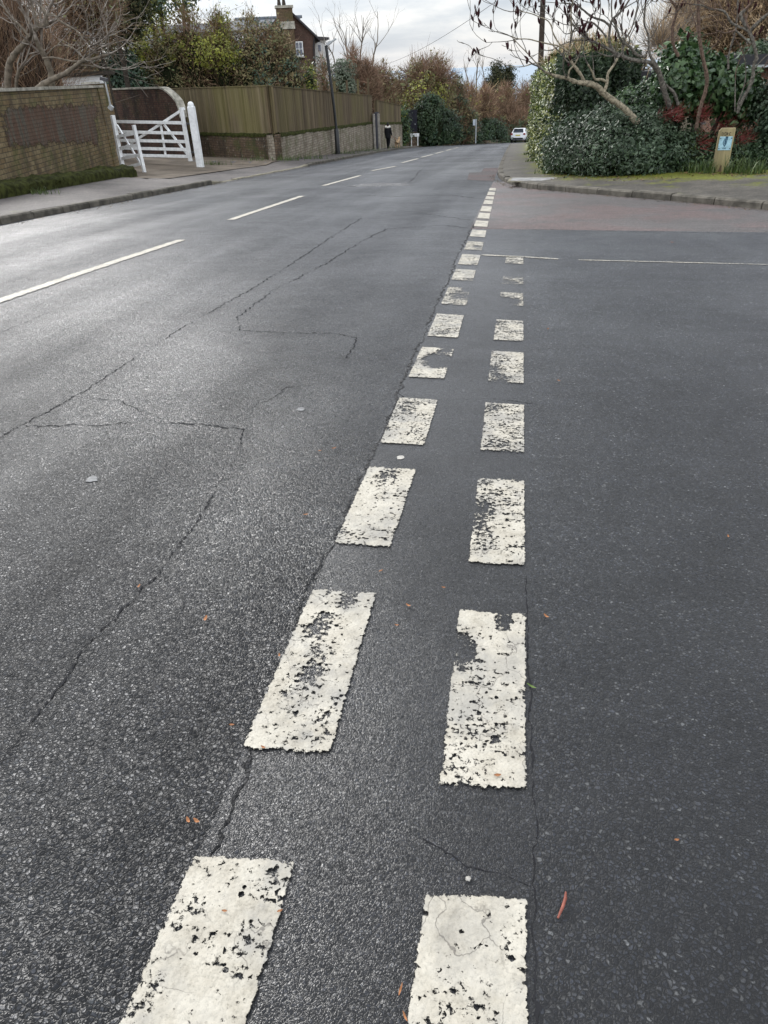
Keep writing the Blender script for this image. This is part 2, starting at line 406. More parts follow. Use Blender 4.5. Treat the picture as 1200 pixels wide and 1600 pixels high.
def pavement_mat(name, base, moss):
    mt, nt, b = new_mat(name); n = N(nt); v = n.obj(); e = n.attr('edge')
    V = n.vor(v, 70.); st = n.xyz(V.outputs['Color'])[0]
    c = n.ramp(st, [(0, tuple(k*.7 for k in base)), (.7, base), (1, tuple(k*1.4 for k in base))])
    c = n.mix(1., c, n.ramp(n.noise(v, .8, 5, .65), [(.32, .55), (.68, 1.4)]), 'MULTIPLY')
    c = n.mix(1., c, n.ramp(n.noise(v, 26., 3, .75), [(.3, .65), (.7, 1.35)]), 'MULTIPLY')
    c = n.mix(1., c, n.ramp(n.noise(v, 6., 4, .6), [(.3, .8), (.7, 1.2)]), 'MULTIPLY')
    mn = n.math('ADD', n.noise(v, 1.3, 5, .7), n.math('MULTIPLY', n.noise(v, 9., 4, .7), .35))
    mk = n.rng(n.math('ADD', mn, n.math('MULTIPLY', n.math('POWER', e, 1.6), .55)), .76, .98)
    c = n.mix(n.math('MULTIPLY', mk, moss), c, n.ramp(n.noise(v, 20., 3), [(.3, (.06, .066, .008)), (.7, (.17, .18, .015))]))
    n.link(c, b.inputs['Base Color']); b.inputs['Roughness'].default_value = .72; b.inputs['Specular IOR Level'].default_value = .35
    h = n.math('ADD', n.math('MULTIPLY', V.outputs['Distance'], -1.), n.math('MULTIPLY', mk, n.noise(v, 40., 3)))
    n.link(n.bump(h, .6, .006), b.inputs['Normal'])
    return mt
M['pave_l'] = pavement_mat('left_pavement', (.088, .076, .071), .5)
M['pave_r'] = pavement_mat('right_pavement', (.080, .071, .058), 1.)
M['kerb'] = plain('kerb_concrete', (.105, .095, .078), .85, .25, .45, 5., bump=.4)
M['kerb_pale'] = plain('dropped_kerb', (.21, .19, .14), .85, .25, .3, 5., bump=.3)
M['soil'] = plain('soil_and_leaf_litter', (.055, .045, .028), .95, .1, .5, 3., bump=.6)
M['drive'] = plain('driveway_concrete', (.125, .10, .075), .85, .2, .35, 1.2, bump=.4)
M['white'] = plain('white_gate_paint', (.78, .79, .79), .5, .4, .13, 5.)
M['white_wall'] = plain('white_render', (.72, .72, .70), .8, .2, .06, 2.)
M['iron'] = plain('dark_iron', (.05, .05, .055), .55, .4, .2, 8.)
M['lamp'] = plain('lamp_post_paint', (.010, .011, .012), .45, .5, .2, 4.)
M['galv'] = plain('galvanised_metal', (.42, .44, .45), .45, .5, .12, 5., metal=.4)
M['slate'] = plain('slate_roof', (.13, .145, .165), .7, .3, .3, 6., bump=.5)
M['tile'] = plain('dark_tile_roof', (.05, .047, .052), .7, .3, .3, 6., bump=.5)
M['glass'] = plain('window_glass', (.10, .11, .16), .08, .7, .3, 2.)
M['darkgate'] = plain('dark_painted_boards', (.014, .014, .024), .6, .3, .2, 4.)
M['pole'] = plain('telegraph_pole_wood', (.05, .038, .03), .85, .2, .3, 5., bump=.5)
M['cable'] = plain('cable', (.10, .10, .11), .6, .3, .05)
M['coping'] = plain('stone_coping', (.34, .32, .27), .85, .2, .4, 4., bump=.4)
M['concrete'] = plain('concrete_post', (.27, .25, .22), .85, .2, .25, 5., bump=.3)
M['moss'] = plain('deep_moss', (.034, .038, .010), .95, .1, .6, 7., bump=1.)
M['soffit'] = plain('dark_fascia', (.02, .02, .024), .5, .4, .2)
M['palepanel'] = plain('pale_door_panel', (.50, .53, .58), .5, .4, .05)

M['wall_yellow'] = brick('yellow_stock_brick', (.165, .115, .058), (.225, .175, .10), (.07, .058, .04), .28, .105, (.07, .055, .038), .8, .45)
M['wall_dark'] = brick('old_dark_brick', (.075, .04, .03), (.10, .06, .045), (.03, .027, .024), .24, .085, (.02, .018, .017), .8, .15, .15)
M['wall_drive'] = brick('damp_mossy_brick', (.10, .066, .044), (.145, .10, .066), (.04, .034, .028), .28, .10, (.035, .03, .022), .7, .5, .5)
M['wall_pale'] = brick('pale_lichened_brick', (.24, .20, .155), (.34, .30, .24), (.10, .085, .065), .30, .105, (.10, .08, .055), .7, .35, .7)
M['house_brick'] = brick('red_brown_brick', (.085, .046, .036), (.115, .066, .050), (.08, .068, .058), .24, .085, (.06, .04, .03), .5)
M['chimney_brick'] = brick('chimney_brick', (.105, .064, .04), (.135, .09, .055), (.09, .078, .06), .24, .085, (.08, .06, .03), .5, .3)
M['bungalow_brick'] = brick('bungalow_brick', (.19, .095, .065), (.24, .13, .09), (.2, .17, .14), .24, .085, (.08, .06, .04), .4)

def render_panel_mat():
    mt, nt, b = new_mat('eroded_brick_panel'); n = N(nt); v = n.obj()
    t = n.noise(n.map(v, (2.6, 2.6, .35)), 1., 5, .65, .6); t2 = n.noise(v, 7., 6, .75); t3 = n.noise(v, 2., 4, .6)
    c = n.ramp(t, [(.28, (.055, .05, .04)), (.44, (.125, .112, .088)), (.53, (.125, .072, .05)), (.60, (.095, .075, .058)), (.76, (.17, .15, .11))])
    c = n.mix(n.rng(t2, .5, .75), c, (.055, .045, .038)); c = n.mix(n.math('MULTIPLY', n.rng(t3, .52, .65), .5), c, (.12, .06, .042))
    s = n.xyz(v); u = n.comb(n.math('ADD', s[0], s[1]), s[2], 0.)
    br = n.node('ShaderNodeTexBrick'); n.link(u, br.inputs['Vector']); br.inputs['Scale'].default_value = 1.; br.inputs['Brick Width'].default_value = .24
    br.inputs['Row Height'].default_value = .085; br.inputs['Mortar Size'].default_value = .012
    c = n.mix(n.math('MULTIPLY', br.outputs['Fac'], .25), c, (.035, .03, .025))
    n.link(c, b.inputs['Base Color']); b.inputs['Roughness'].default_value = .9; b.inputs['Specular IOR Level'].default_value = .15
    h = n.math('ADD', n.math('MULTIPLY', br.outputs['Fac'], -1.), n.noise(v, 25., 4)); n.link(n.bump(h, .8, .015), b.inputs['Normal'])
    mk = n.rng(n.math('ADD', n.math('MULTIPLY', n.attr('edge'), 1.6), n.math('MULTIPLY', n.math('SUBTRACT', n.noise(v, 3.2, 6, .7), .5), 1.1)), .08, .24)
    tr = n.node('ShaderNodeBsdfTransparent'); mx = n.node('ShaderNodeMixShader'); n.link(mk, mx.inputs[0]); n.link(tr.outputs[0], mx.inputs[1]); n.link(b.outputs[0], mx.inputs[2]); n.link(mx.outputs[0], nt.nodes['Material Output'].inputs['Surface'])
    return mt
M['panel'] = render_panel_mat()

def fence_mat(name, cols, moss):
    mt, nt, b = new_mat(name); n = N(nt); v = n.obj(); s = n.xyz(v)
    c = n.ramp(n.island(), [(i/(len(cols)-1), k) for i, k in enumerate(cols)])
    gr = n.noise(n.map(v, (9., 9., .5)), 1., 5, .7); c = n.mix(1., c, n.ramp(gr, [(.25, .42), (.75, 1.5)]), 'MULTIPLY')
    mk = n.math('MULTIPLY', n.rng(n.noise(n.map(v, (1., 1., .25)), .8, 4, .6), .42, .62), moss)
    c = n.mix(mk, c, (.165, .155, .045))
    n.link(c, b.inputs['Base Color']); b.inputs['Roughness'].default_value = .85; b.inputs['Specular IOR Level'].default_value = .2
    n.link(n.bump(gr, .4, .01), b.inputs['Normal'])
    return mt
M['fence'] = fence_mat('weathered_green_boards', [(.115, .090, .05), (.18, .146, .085), (.14, .11, .06), (.21, .17, .105)], .4)
M['fence_brown'] = fence_mat('weathered_brown_boards', [(.075, .055, .034), (.12, .09, .056), (.10, .075, .045), (.155, .12, .075)], .25)
M['post_wood'] = fence_mat('mossy_oak_post', [(.27, .22, .125), (.29, .24, .14)], .5)

# leaves and twigs
M['ivy'] = leafmat('ivy_leaves', [(.010, .024, .010), (.020, .042, .016), (.034, .062, .024), (.058, .088, .040)], .40, .4)
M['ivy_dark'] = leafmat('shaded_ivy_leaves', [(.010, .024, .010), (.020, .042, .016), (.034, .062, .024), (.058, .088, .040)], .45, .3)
M['ivy_big'] = leafmat('large_ivy_leaves', [(.014, .034, .012), (.028, .060, .020), (.05, .09, .032), (.085, .13, .055)], .34, .45)
M['laurel'] = leafmat('viburnum_leaves', [(.012, .022, .012), (.024, .040, .020), (.040, .060, .034), (.075, .098, .064)], .46, .35)
M['varieg'] = leafmat('variegated_leaves', [(.035, .06, .015), (.09, .12, .03), (.18, .20, .06), (.30, .30, .12)], .4, .4)
M['hedge_top'] = leafmat('olive_hedge_leaves', [(.03, .04, .012), (.06, .07, .02), (.10, .10, .03), (.12, .09, .04)], .5, .3)
M['conifer'] = leafmat('dark_conifer', [(.008, .012, .006), (.016, .022, .010), (.035, .038, .015), (.05, .045, .02)], .6, .2)
M['teal'] = leafmat('dark_evergreen_leaves', [(.008, .018, .012), (.018, .036, .022), (.035, .06, .036), (.07, .095, .06)], .38, .4)
M['yellowgreen'] = leafmat('yellow_green_leaves', [(.05, .06, .012), (.10, .11, .018), (.16, .16, .028), (.09, .085, .03)], .5, .3)
M['olive'] = leafmat('olive_brown_leaves', [(.035, .034, .014), (.06, .052, .024), (.085, .066, .034), (.055, .068, .03)], .6, .2)
M['greygreen'] = leafmat('grey_green_leaves', [(.05, .065, .045), (.085, .105, .07), (.12, .14, .10), (.15, .165, .12)], .55, .25)
M['brown'] = leafmat('brown_twigs', [(.050, .032, .020), (.085, .055, .034), (.12, .078, .048), (.16, .11, .075)], .7, .2, 0)
M['redbrown'] = leafmat('red_brown_twigs', [(.070, .042, .029), (.115, .068, .046), (.15, .095, .064), (.18, .125, .09)], .7, .2, 0)
M['golden'] = leafmat('golden_beech_twigs', [(.09, .060, .033), (.14, .098, .055), (.19, .137, .08), (.23, .175, .115)], .7, .2, 0)
M['greytwig'] = leafmat('grey_twigs', [(.075, .06, .048), (.115, .095, .078), (.15, .13, .11), (.19, .17, .145)], .7, .2, 0)
M['redtwig'] = leafmat('red_dogwood_stems', [(.12, .014, .012), (.20, .022, .018), (.27, .035, .025), (.17, .05, .03)], .5, .3, 0)
M['gutter'] = leafmat('gutter_litter_bits', [(.03, .022, .015), (.06, .045, .03), (.11, .075, .045), (.16, .14, .10)], .7, .2, 0)
M['grassleaf'] = leafmat('grass_blades', [(.03, .055, .012), (.055, .090, .02), (.085, .125, .035), (.14, .17, .07)], .45, .35)
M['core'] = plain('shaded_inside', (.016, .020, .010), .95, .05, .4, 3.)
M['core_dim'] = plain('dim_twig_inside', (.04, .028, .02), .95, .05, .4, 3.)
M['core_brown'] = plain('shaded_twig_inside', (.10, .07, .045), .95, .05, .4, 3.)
M['bark'] = plain('grey_bark', (.15, .125, .095), .85, .2, .4, 9., bump=.6)
M['bark_pale'] = plain('pale_sumac_bark', (.29, .25, .18), .8, .2, .5, 20., bump=.8)
M['bark_mid'] = plain('grey_sumac_bark', (.15, .135, .115), .85, .2, .6, 22., bump=.9)
M['bark_red'] = plain('reddish_bark', (.14, .095, .072), .85, .2, .55, 22., bump=.9)
M['bark_dark'] = plain('dark_bark', (.05, .042, .034), .9, .15, .35, 9., bump=.6)
M['cone'] = plain('maroon_seed_heads', (.045, .016, .018), .9, .1, .5, 40., bump=.8)
M['deadleaf'] = plain('orange_dead_leaf', (.30, .13, .055), .7, .25, .4, 60.)
M['redleaf'] = plain('red_brown_leaf_stalk', (.26, .085, .06), .6, .3, .3, 60.)
M['greenleaf'] = plain('green_sprig', (.09, .14, .03), .6, .3, .3, 60.)
M['pebble'] = plain('white_pebble', (.42, .40, .36), .7, .3, .2, 50.)
M['gum'] = plain('pale_gum_spot', (.20, .20, .20), .7, .3, .25, 40.)

# ------------------------------------------------------------------ ground, roads, pavements
def sheet(name, xa, xb, ys, nx, zf, mat, kind='structure', shear=0., edge=False, mats=None, extra=None):
    mb = MB(); V = []; E = []
    for y in ys:
        a, b_ = xa(y), xb(y)
        for i in range(nx+1):
            t = i/nx; x = a+(b_-a)*t; yy = y+shear*(x+.5)
            V.append((x, yy, zf(x, yy))); E.append(t)
    q = [[j*(nx+1)+i, j*(nx+1)+i+1, (j+1)*(nx+1)+i+1, (j+1)*(nx+1)+i] for j in range(len(ys)-1) for i in range(nx)]
    mb.add(np.array(V), np.array(q), 0)
    if extra: extra(mb)
    at_ = {'edge': E+[0.]*(mb.n-len(E))} if edge else None
    return mb.build(name, mats or mat, kind=kind, attr=at_)

def steps(a, b, n): return list(np.linspace(a, b, n))
# land
def ground_z(x, y):
    yy = max(-60., min(y, 700.))
    l, r = xl(yy), max(xr(min(max(yy, -5), 200)), -.7)
    if x < l: z = left_z(x, yy)
    elif x > r: z = right_z(x, yy)
    else: return prof(yy)-.25
    return z-(.25 if (x > l-1.2 and x < l) or (x > r and x < r+.5) else .04)
xs = [-900, -300, -120, -60, -40, -30, -25, -20.3, -18, -16, -14, -12, -10.5, -9.5, -8.3, -7, -4, -1, 0, 1, 2, 3, 4, 5, 6, 7, 8, 9.3, 11, 14, 18, 25, 40, 70, 150, 400, 900]
ys = [-60, -30, -15, -6]+steps(-4, 60, 65)+steps(62, 140, 40)+[160, 200, 300, 450, 700, 1200]
mb = MB(); nx = len(xs)
mb.add(np.array([(x, y, ground_z(x, y)) for y in ys for x in xs]), np.array([[j*nx+i, j*nx+i+1, (j+1)*nx+i+1, (j+1)*nx+i] for j in range(len(ys)-1) for i in range(nx-1)]))
mb.build('ground', M['soil'], kind='structure')
# sea
def sea_mat():
    mt, nt, b = new_mat('hazy_sea'); n = N(nt)
    b.inputs['Base Color'].default_value = (.28, .35, .42, 1); b.inputs['Roughness'].default_value = .5
    n.link(n.bump(n.noise(n.obj(), .02, 4), .3, 2.), b.inputs['Normal']); return mt
mb = MB(); mb.add([(-40000, 1250, -62), (40000, 1250, -62), (40000, 42000, -62), (-40000, 42000, -62)], [[0, 1, 2, 3]])
mb.build('sea', sea_mat(), kind='structure')

def crack_ribbon(mb, pix, w0, w1, mat, seed, jit=.35, lift=.0025, fn=road_z):
    r = np.random.default_rng(seed)
    P = [gp(*p, fn=fn) for p in pix]; Q = []
    for a, b_ in zip(P, P[1:]):
        L = np.linalg.norm(b_-a); k = max(3, int(L/.012)); k = min(k, 260)
        for i in range(k): Q.append(a+(b_-a)*i/k)
    Q.append(P[-1]); Q = np.array(Q); n = len(Q)
    D = np.gradient(Q, axis=0)[:, :2]; D /= np.linalg.norm(D, axis=1, keepdims=True)+1e-9
    Nn = np.stack([-D[:, 1], D[:, 0]], 1)
    w = np.linspace(w0, w1, n)*.62*(.2+1.5*r.random(n)**1.5)*(.45+.7*(np.sin(np.arange(n)*.083+seed)+np.sin(np.arange(n)*.031+seed*2)>-.6))
    off = np.cumsum(r.normal(0, 1, n)); off = off-np.linspace(off[0], off[-1], n); off = off/(np.abs(off).max()+1e-6)*np.linspace(w0, w1, n)*2.2*jit/.35
    j2 = np.convolve(r.normal(0, 1, n+8), np.ones(5)/5, 'same')[4:-4]; off += (r.normal(0, .30, n)+1.1*j2)*np.linspace(w0, w1, n)*(jit/.35)**.5
    A = Q[:, :2]+Nn*(off+w/2)[:, None]; B = Q[:, :2]+Nn*(off-w/2)[:, None]
    V = [(x, y, fn(x, y)+lift) for x, y in A]+[(x, y, fn(x, y)+lift) for x, y in B]
    mb.add(np.array(V), np.array([[i, n+i, n+i+1, i+1] for i in range(n-1)]), mat)

CRACKS = [([(-40, 700), (0, 683), (130, 612), (270, 520), (400, 445), (480, 395), (530, 362), (565, 340)], .012, .02),
          ([(40, 666), (150, 668), (215, 662), (300, 665), (382, 672)], .012, .014),
          ([(382, 672), (372, 710), (345, 745), (318, 790), (290, 838), (235, 910), (150, 1000), (60, 1120), (-10, 1200)], .010, .006),
          ([(370, 495), (380, 515), (440, 520), (530, 522), (560, 528), (540, 560)], .012, .012),
          ([(370, 497), (430, 455), (500, 415), (560, 382), (600, 358), (690, 353), (735, 357)], .014, .024),
          ([(355, 658), (420, 625), (450, 606), (490, 602)], .008, .008),
          ([(120, 622), (190, 625), (220, 645)], .007, .007),
          ([(560, 305), (620, 308), (700, 305), (768, 312)], .03, .04),
          ([(470, 468), (550, 470)], .008, .008), ([(640, 330), (740, 345)], .015, .02),
          ([(0, 520), (110, 475)], .006, .006), ([(640, 285), (660, 262), (735, 260)], .03, .03)]
def add_cracks(mb):
    for i, (p, a, b_) in enumerate(CRACKS): crack_ribbon(mb, p, a, b_, 1, 50+i)
ROW_L = -.605                                        # left edge of the left give-way row
road_ys = steps(-6, 30, 73)+steps(31, 60, 30)+steps(62, 150, 45)
def main_right(y): return ROW_L if y < 19.2 else xr(y)
sheet('road', lambda y: xl(y)-.1, lambda y: main_right(y), road_ys, 6, lambda x, y: prof(y), M['road'], mats=[M['road'], M['crack']], extra=add_cracks)

# the strip of finer asphalt under the give-way marks, the side road, and its older far end
JOINT, SH = 10.14, -.15
def kx(y): return xr(y)
def side_cracks(mb):
    crack_ribbon(mb, [(838, 1660), (833, 1400), (829, 1200), (824, 1000), (822, 900)], .012, .004, 1, 90, .12, .003)
    crack_ribbon(mb, [(660, 1310), (720, 1345), (790, 1365), (830, 1385)], .004, .004, 1, 91, .3, .003)
    crack_ribbon(mb, [(330, 1345), (395, 1180), (430, 1090), (480, 930), (520, 860), (575, 730), (612, 655)], .016, .018, 2, 92, .14, .0035)
    crack_ribbon(mb, [(270, 1480), (330, 1345)], .015, .018, 2, 93, .14, .0035)
    crack_ribbon(mb, [(605, 665), (636, 585), (667, 518), (697, 450), (740, 350)], .018, .03, 2, 94, .12, .0035)
    crack_ribbon(mb, [(742, 357), (900, 360), (1200, 366), (1300, 368)], .016, .016, 1, 95, .2, .003)
    crack_ribbon(mb, [(620, 612), (640, 628), (760, 622), (840, 632)], .006, .006, 1, 96, .3, .003)
near_ys = steps(-6, JOINT, 40)
sheet('side_road_strip', lambda y: ROW_L, lambda y: .118, near_ys, 3, lambda x, y: prof(y)+.002, M['strip'], shear=SH, mats=[M['strip'], M['crack'], M['seam']], extra=side_cracks)
def side_right(y):
    x = 3.
    for _ in range(30): x = .5*x+.5*kx(max(-5.9, y+SH*(x+.5)))
    return x+.05
sheet('side_road', lambda y: .118, side_right, near_ys, 12, lambda x, y: prof(y)+.002, M['side'], shear=SH)
sheet('side_road_far_end', lambda y: ROW_L, side_right, steps(JOINT, 19.3, 26), 8, lambda x, y: prof(y)+.0015, M['oldside'], shear=SH)

def patch_sheet(name, pix, mat, lift, fn=road_z, n=8):
    """a patch of other surfacing over four corner pixels (near left, near right, far right, far left)"""
    a, b_, c, d = [gp(*p, fn=fn) for p in pix]; V = []
    for j in range(n+1):
        for i in range(n+1):
            s, t = i/n, j/n; p = (a*(1-s)+b_*s)*(1-t)+(d*(1-s)+c*s)*t
            V.append((p[0], p[1], fn(p[0], p[1])+lift))
    mb = MB(); mb.add(np.array(V), np.array([[j*(n+1)+i, j*(n+1)+i+1, (j+1)*(n+1)+i+1, (j+1)*(n+1)+i] for j in range(n) for i in range(n)]))
    return mb.build(name, mat, kind='structure')
patch_sheet('road_patch', [(730, 281), (771, 284), (777, 268), (733, 270)], M['pinkpatch'], .004)
patch_sheet('road_patch', [(752, 269), (778, 268), (780, 262), (756, 263)], M['pinkpatch'], .004)

# kerbs: rows of kerb stones
def kerb_line(pts, side, name, hf, step=.92):
    mb = MB(); P = [np.array(p, float) for p in pts]
    cum = [0]
    for a, b_ in zip(P, P[1:]): cum.append(cum[-1]+np.linalg.norm(b_-a))
    def pos(s):
        for i in range(len(P)-1):
            if s <= cum[i+1]: return P[i]+(P[i+1]-P[i])*(s-cum[i])/(cum[i+1]-cum[i])
        return P[-1]
    r = np.random.default_rng(3); k = int(cum[-1]/step)
    for i in range(k):
        a, b_ = pos(i*step+.011), pos((i+1)*step-.011)
        d = (b_-a)/np.linalg.norm(b_-a); n = np.array([-d[1], d[0]])*side
        V = []; j = r.normal(0, .006); pale = hf((a[1]+b_[1])/2) < .06
        for e in (a, b_):
            z = prof(e[1]); h = hf(e[1])+j
            for w, zz in ((0, -.15), (0, h-.025), (.022, h), (.135, h+.002), (.135, -.15)):
                q = e+n*(w+r.normal(0, .002)); V.append((q[0], q[1], z+zz))
        mb.add(np.array(V), [np.array([[m_, m_+1, m_+6, m_+5] for m_ in range(4)]), np.array([[0, 4, 3, 2, 1]]), np.array([[5, 6, 7, 8, 9]])], 1 if pale else 0)
    return mb.build(name, [M['kerb'], M['kerb_pale']], kind='structure')
kerb_line([(xl(y), y) for y in steps(2, 62, 40)], 1, 'kerb', lambda y: kerb_h(y))
def arc_smooth(P, it=2):
    P = [np.array(p, float) for p in P]
    for _ in range(it):
        Q = [P[0]]
        for a, b_ in zip(P, P[1:]): Q += [a*.75+b_*.25, a*.25+b_*.75]
        P = Q+[P[-1]]
    return P
KRS = arc_smooth([p for p in KR if p[1] > -5.9])
kerb_line(KRS[::-1], -1, 'kerb', lambda y: .11)

# pavements
sheet('pavement', lambda y: -14.5 if y < 34 else -12.2, lambda y: xl(y)-.13, steps(-2, 61.5, 120), 8, lambda x, y: left_z(x, y)-.008+.004*math.sin(2*x+y), M['pave_l'], edge=False)
back = [(1.2, 60), (1.2, 45), (1.0, 30), (1.1, 25), (1.0, 22.5), (1.1, 20.5), (1.4, 18.6), (2.1, 17.6), (3.1, 17.4), (4.2, 17.3), (5.6, 16.9), (8., 13.4), (12., 6.5), (18., -4.)]
mb = MB(); V = []; E = []
nA = len(KRS); bk = arc_smooth(back); bi = np.linspace(0, len(bk)-1, nA)
cumk = np.linspace(0, 1, nA)
for i, p in enumerate(KRS):
    # match points by arc along the corner
    d = KRS[min(i+1, nA-1)]-KRS[max(i-1, 0)]; d = d/np.linalg.norm(d); n = np.array([-d[1], d[0]])
    if n[0] < 0: n = -n
    fr = i/(nA-1)*(len(bk)-1); k = min(int(fr), len(bk)-2); q = bk[k]*(1-fr+k)+bk[k+1]*(fr-k)
    a = p+n*.13
    for t in np.linspace(0, 1, 13):
        w = a*(1-t)+q*t; V.append((w[0], w[1], right_z(w[0], w[1])-.006)); E.append(t)
mb.add(np.array(V), np.array([[i*13+j, i*13+j+1, (i+1)*13+j+1, (i+1)*13+j] for i in range(nA-1) for j in range(12)]))
mb.build('pavement', M['pave_r'], kind='structure', attr={'edge': E})

# driveway at the gate
C1 = gp(432, 250); LZ = left_z
dv = [gp(p[0], p[1], LZ) for p in ((228, 279), (330, 263), (436, 252), (318, 240), (215, 243))]
mb = MB(); V = [(p[0], p[1], LZ(p[0], p[1])+.012) for p in dv]
def quad_grid(mb, a, b_, c, d, n, zf, mat=0):
    V = []
    for j in range(n+1):
        for i in range(n+1):
            s, t = i/n, j/n; p = (np.array(a)*(1-s)+np.array(b_)*s)*(1-t)+(np.array(d)*(1-s)+np.array(c)*s)*t
            V.append((p[0], p[1], zf(p[0], p[1])))
    mb.add(np.array(V), np.array([[j*(n+1)+i, j*(n+1)+i+1, (j+1)*(n+1)+i+1, (j+1)*(n+1)+i] for j in range(n) for i in range(n)]), mat)
quad_grid(mb, dv[0][:2], dv[2][:2], (-17., 42.), (-26., 36.), 14, lambda x, y: LZ(x, y)+.012)
mb.build('driveway', M['drive'], kind='structure')

# ------------------------------------------------------------------ helpers for upright planes
class Plane:
    """upright plane through A and B: pixels become (distance along, height above A)"""
    def __init__(s, A, B):
        s.A = np.array(A, float); d = np.array(B, float)[:2]-s.A[:2]; s.L = np.linalg.norm(d); s.d = d/s.L
        s.rz = math.atan2(s.d[1], s.d[0]); s.n = np.array([-s.d[1], s.d[0]])
    def px(s, px, py):
        r = ray(px, py); t = np.dot(s.A[:2], s.n)/np.dot(r[:2], s.n); p = r*t
        return np.dot(p[:2]-s.A[:2], s.d), p[2]+EYE-s.A[2]
def lslab(mb, x0, x1, b0, b1, t0, t1, y0, y1, mat=0):
    mb.add(np.array([(x0, y0, b0), (x1, y0, b1), (x1, y1, b1), (x0, y1, b0), (x0, y0, t0), (x1, y0, t1), (x1, y1, t1), (x0, y1, t0)]), BOXF, mat)

# ------------------------------------------------------------------ left: garden wall, mossy edging, gates
A0, A1 = gp(0, 292, LZ), gp(186, 262, LZ)
dw = (A1-A0)/np.linalg.norm(A1-A0)
Wst = A0-dw*9.; Wst[2] = LZ(Wst[0], Wst[1]); PW = Plane(Wst, A1)
w = thing('garden_wall', 'yellow brick garden wall with an eroded dark red panel, left of the white gate', 'wall', Wst, PW.rz)
ztl, ztr = 1.37-Wst[2], 1.26-Wst[2]; zend = A1[2]-Wst[2]
mb = MB(); lslab(mb, 0, PW.L, -.3, zend-.3, ztl, ztr, 0, .34); mb.build('brickwork', M['wall_yellow'], w)
mb = MB(); k = 14
for i in range(k):
    a, b_ = i/k, (i+1)/k; za, zb = ztl+(ztr-ztl)*a, ztl+(ztr-ztl)*b_; j = rng.normal(0, .006)
    lslab(mb, PW.L*a+.006, PW.L*b_-.006+(.05 if i == k-1 else 0), za+.003, zb+.003, za+.075+j, zb+.075+j, -.05, .39)
mb.build('coping', M['coping'], w)
q = [np.array(PW.px(*p)) for p in ((2, 236), (158, 228), (154, 157), (-4, 162))]; V = []; E_ = []
for j in range(21):
    for i in range(31):
        u, v_ = i/30, j/20; p = (q[0]*(1-u)+q[1]*u)*(1-v_)+(q[3]*(1-u)+q[2]*u)*v_; V.append((p[0], -.012, p[1])); E_.append(min(u*2., (1-u)*2., v_, 1-v_))
mb = MB(); mb.add(np.array(V), np.array([[j*31+i, j*31+i+1, (j+1)*31+i+1, (j+1)*31+i] for j in range(20) for i in range(30)])); mb.build('eroded_panel', M['panel'], w, attr={'edge': E_})
mb = MB(); lslab(mb, PW.L-.55, PW.L+.03, zend-.3, zend-.3, ztr, ztr, -.035, .36); mb.build('end_pier', M['wall_yellow'], w)

L0, L1 = gp(0, 310, LZ), gp(214, 277, LZ); dl = (L1-L0)/np.linalg.norm(L1-L0)
Ls = L0-dl*6; Ls[2] = LZ(Ls[0], Ls[1]); PL = Plane(Ls, L1)
w = thing('low_wall', 'low mossy edging wall running along the foot of the yellow garden wall', 'wall', Ls, PL.rz)
def lumpy(mb, L, zb0, zb1, h0, h1, y0, y1, seed, n=90, m_=9, amp=.03, mat=0):
    r = np.random.default_rng(seed); V = []
    for i in range(n+1):
        t = i/n; zb = zb0+(zb1-zb0)*t; h = h0+(h1-h0)*t
        prof_ = [(y0, 0), (y0, .5), (y0+.01, .85), (y0+(y1-y0)*.15, 1.), (y0+(y1-y0)*.4, 1.03), (y0+(y1-y0)*.7, 1.02), (y1, .98), (y1, .5), (y1, 0)]
        for (yy, hh) in prof_:
            V.append((L*t+r.normal(0, .01), yy+r.normal(0, amp*.6)*(hh > 0), zb-.1*(hh == 0)+h*hh+r.normal(0, amp)*(hh > .3)))
    mb.add(np.array(V), np.array([[i*9+k, (i+1)*9+k, (i+1)*9+k+1, i*9+k+1] for i in range(n) for k in range(8)]), mat, True)
    mb.add(np.array(V[-9:]), [list(range(9))], mat)
zdl = L1[2]-Ls[2]
mb = MB(); lslab(mb, 0, PL.L-.02, -.2, zdl-.2, .14, zdl+.14, .02, .5); mb.build('brickwork', M['wall_drive'], w)
mb = MB(); lumpy(mb, PL.L, .06, zdl+.06, .24, .24, -.02, .75, 5); mb.build('moss_cover', M['moss'], w)

def gate_bits(P, root, bars, mat, w=.07, h=.09, name='bar', y=0.):
    for (a, b_) in bars:
        mb = MB(); (x0, z0), (x1, z1) = P.px(*a), P.px(*b_)
        beam(mb, (x0, y, z0), (x1, y, z1), w, h); mb.build(name, mat, root)
Z = lambda x, y: (150+x/6.667, 110+y/6.667)
HP = gp(313.5, 261.5, LZ)
p = thing('gate_post', 'thick round-topped white wooden post at the hinge end of the five-bar gate', 'gate post', HP)
ph = z_at(HP, 160.5)-HP[2]
mb = MB(); box(mb, (0, 0, ph/2-.15), (.235, .235, ph+.1), ch=.03); lathe(mb, (0, 0, ph-.12), [(.11, 0), (.115, .03), (.10, .10), (.06, .145), (0, .16)], 12); mb.build('shaft', M['white'], p)
GL = at(176, 252, 31.0); GH = HP+np.array([-.25, .10, 0]); GLp = np.array([GL[0], GL[1], HP[2]])
PG = Plane(GH, GLp)
g = thing('five_bar_gate', 'wide white wooden five-bar gate with long diagonal braces, standing closed across the drive', 'gate', GH, PG.rz)
gate_bits(PG, g, [(Z(120, 531), Z(925, 547)), (Z(120, 636), Z(925, 655)), (Z(120, 725), Z(940, 742)), (Z(120, 805), Z(950, 824)), (Z(120, 878), Z(960, 896))], M['white'], .05, .10, 'rail')
gate_bits(PG, g, [(Z(886, 385), Z(985, 945))], M['white'], .10, .13, 'hanging_stile')
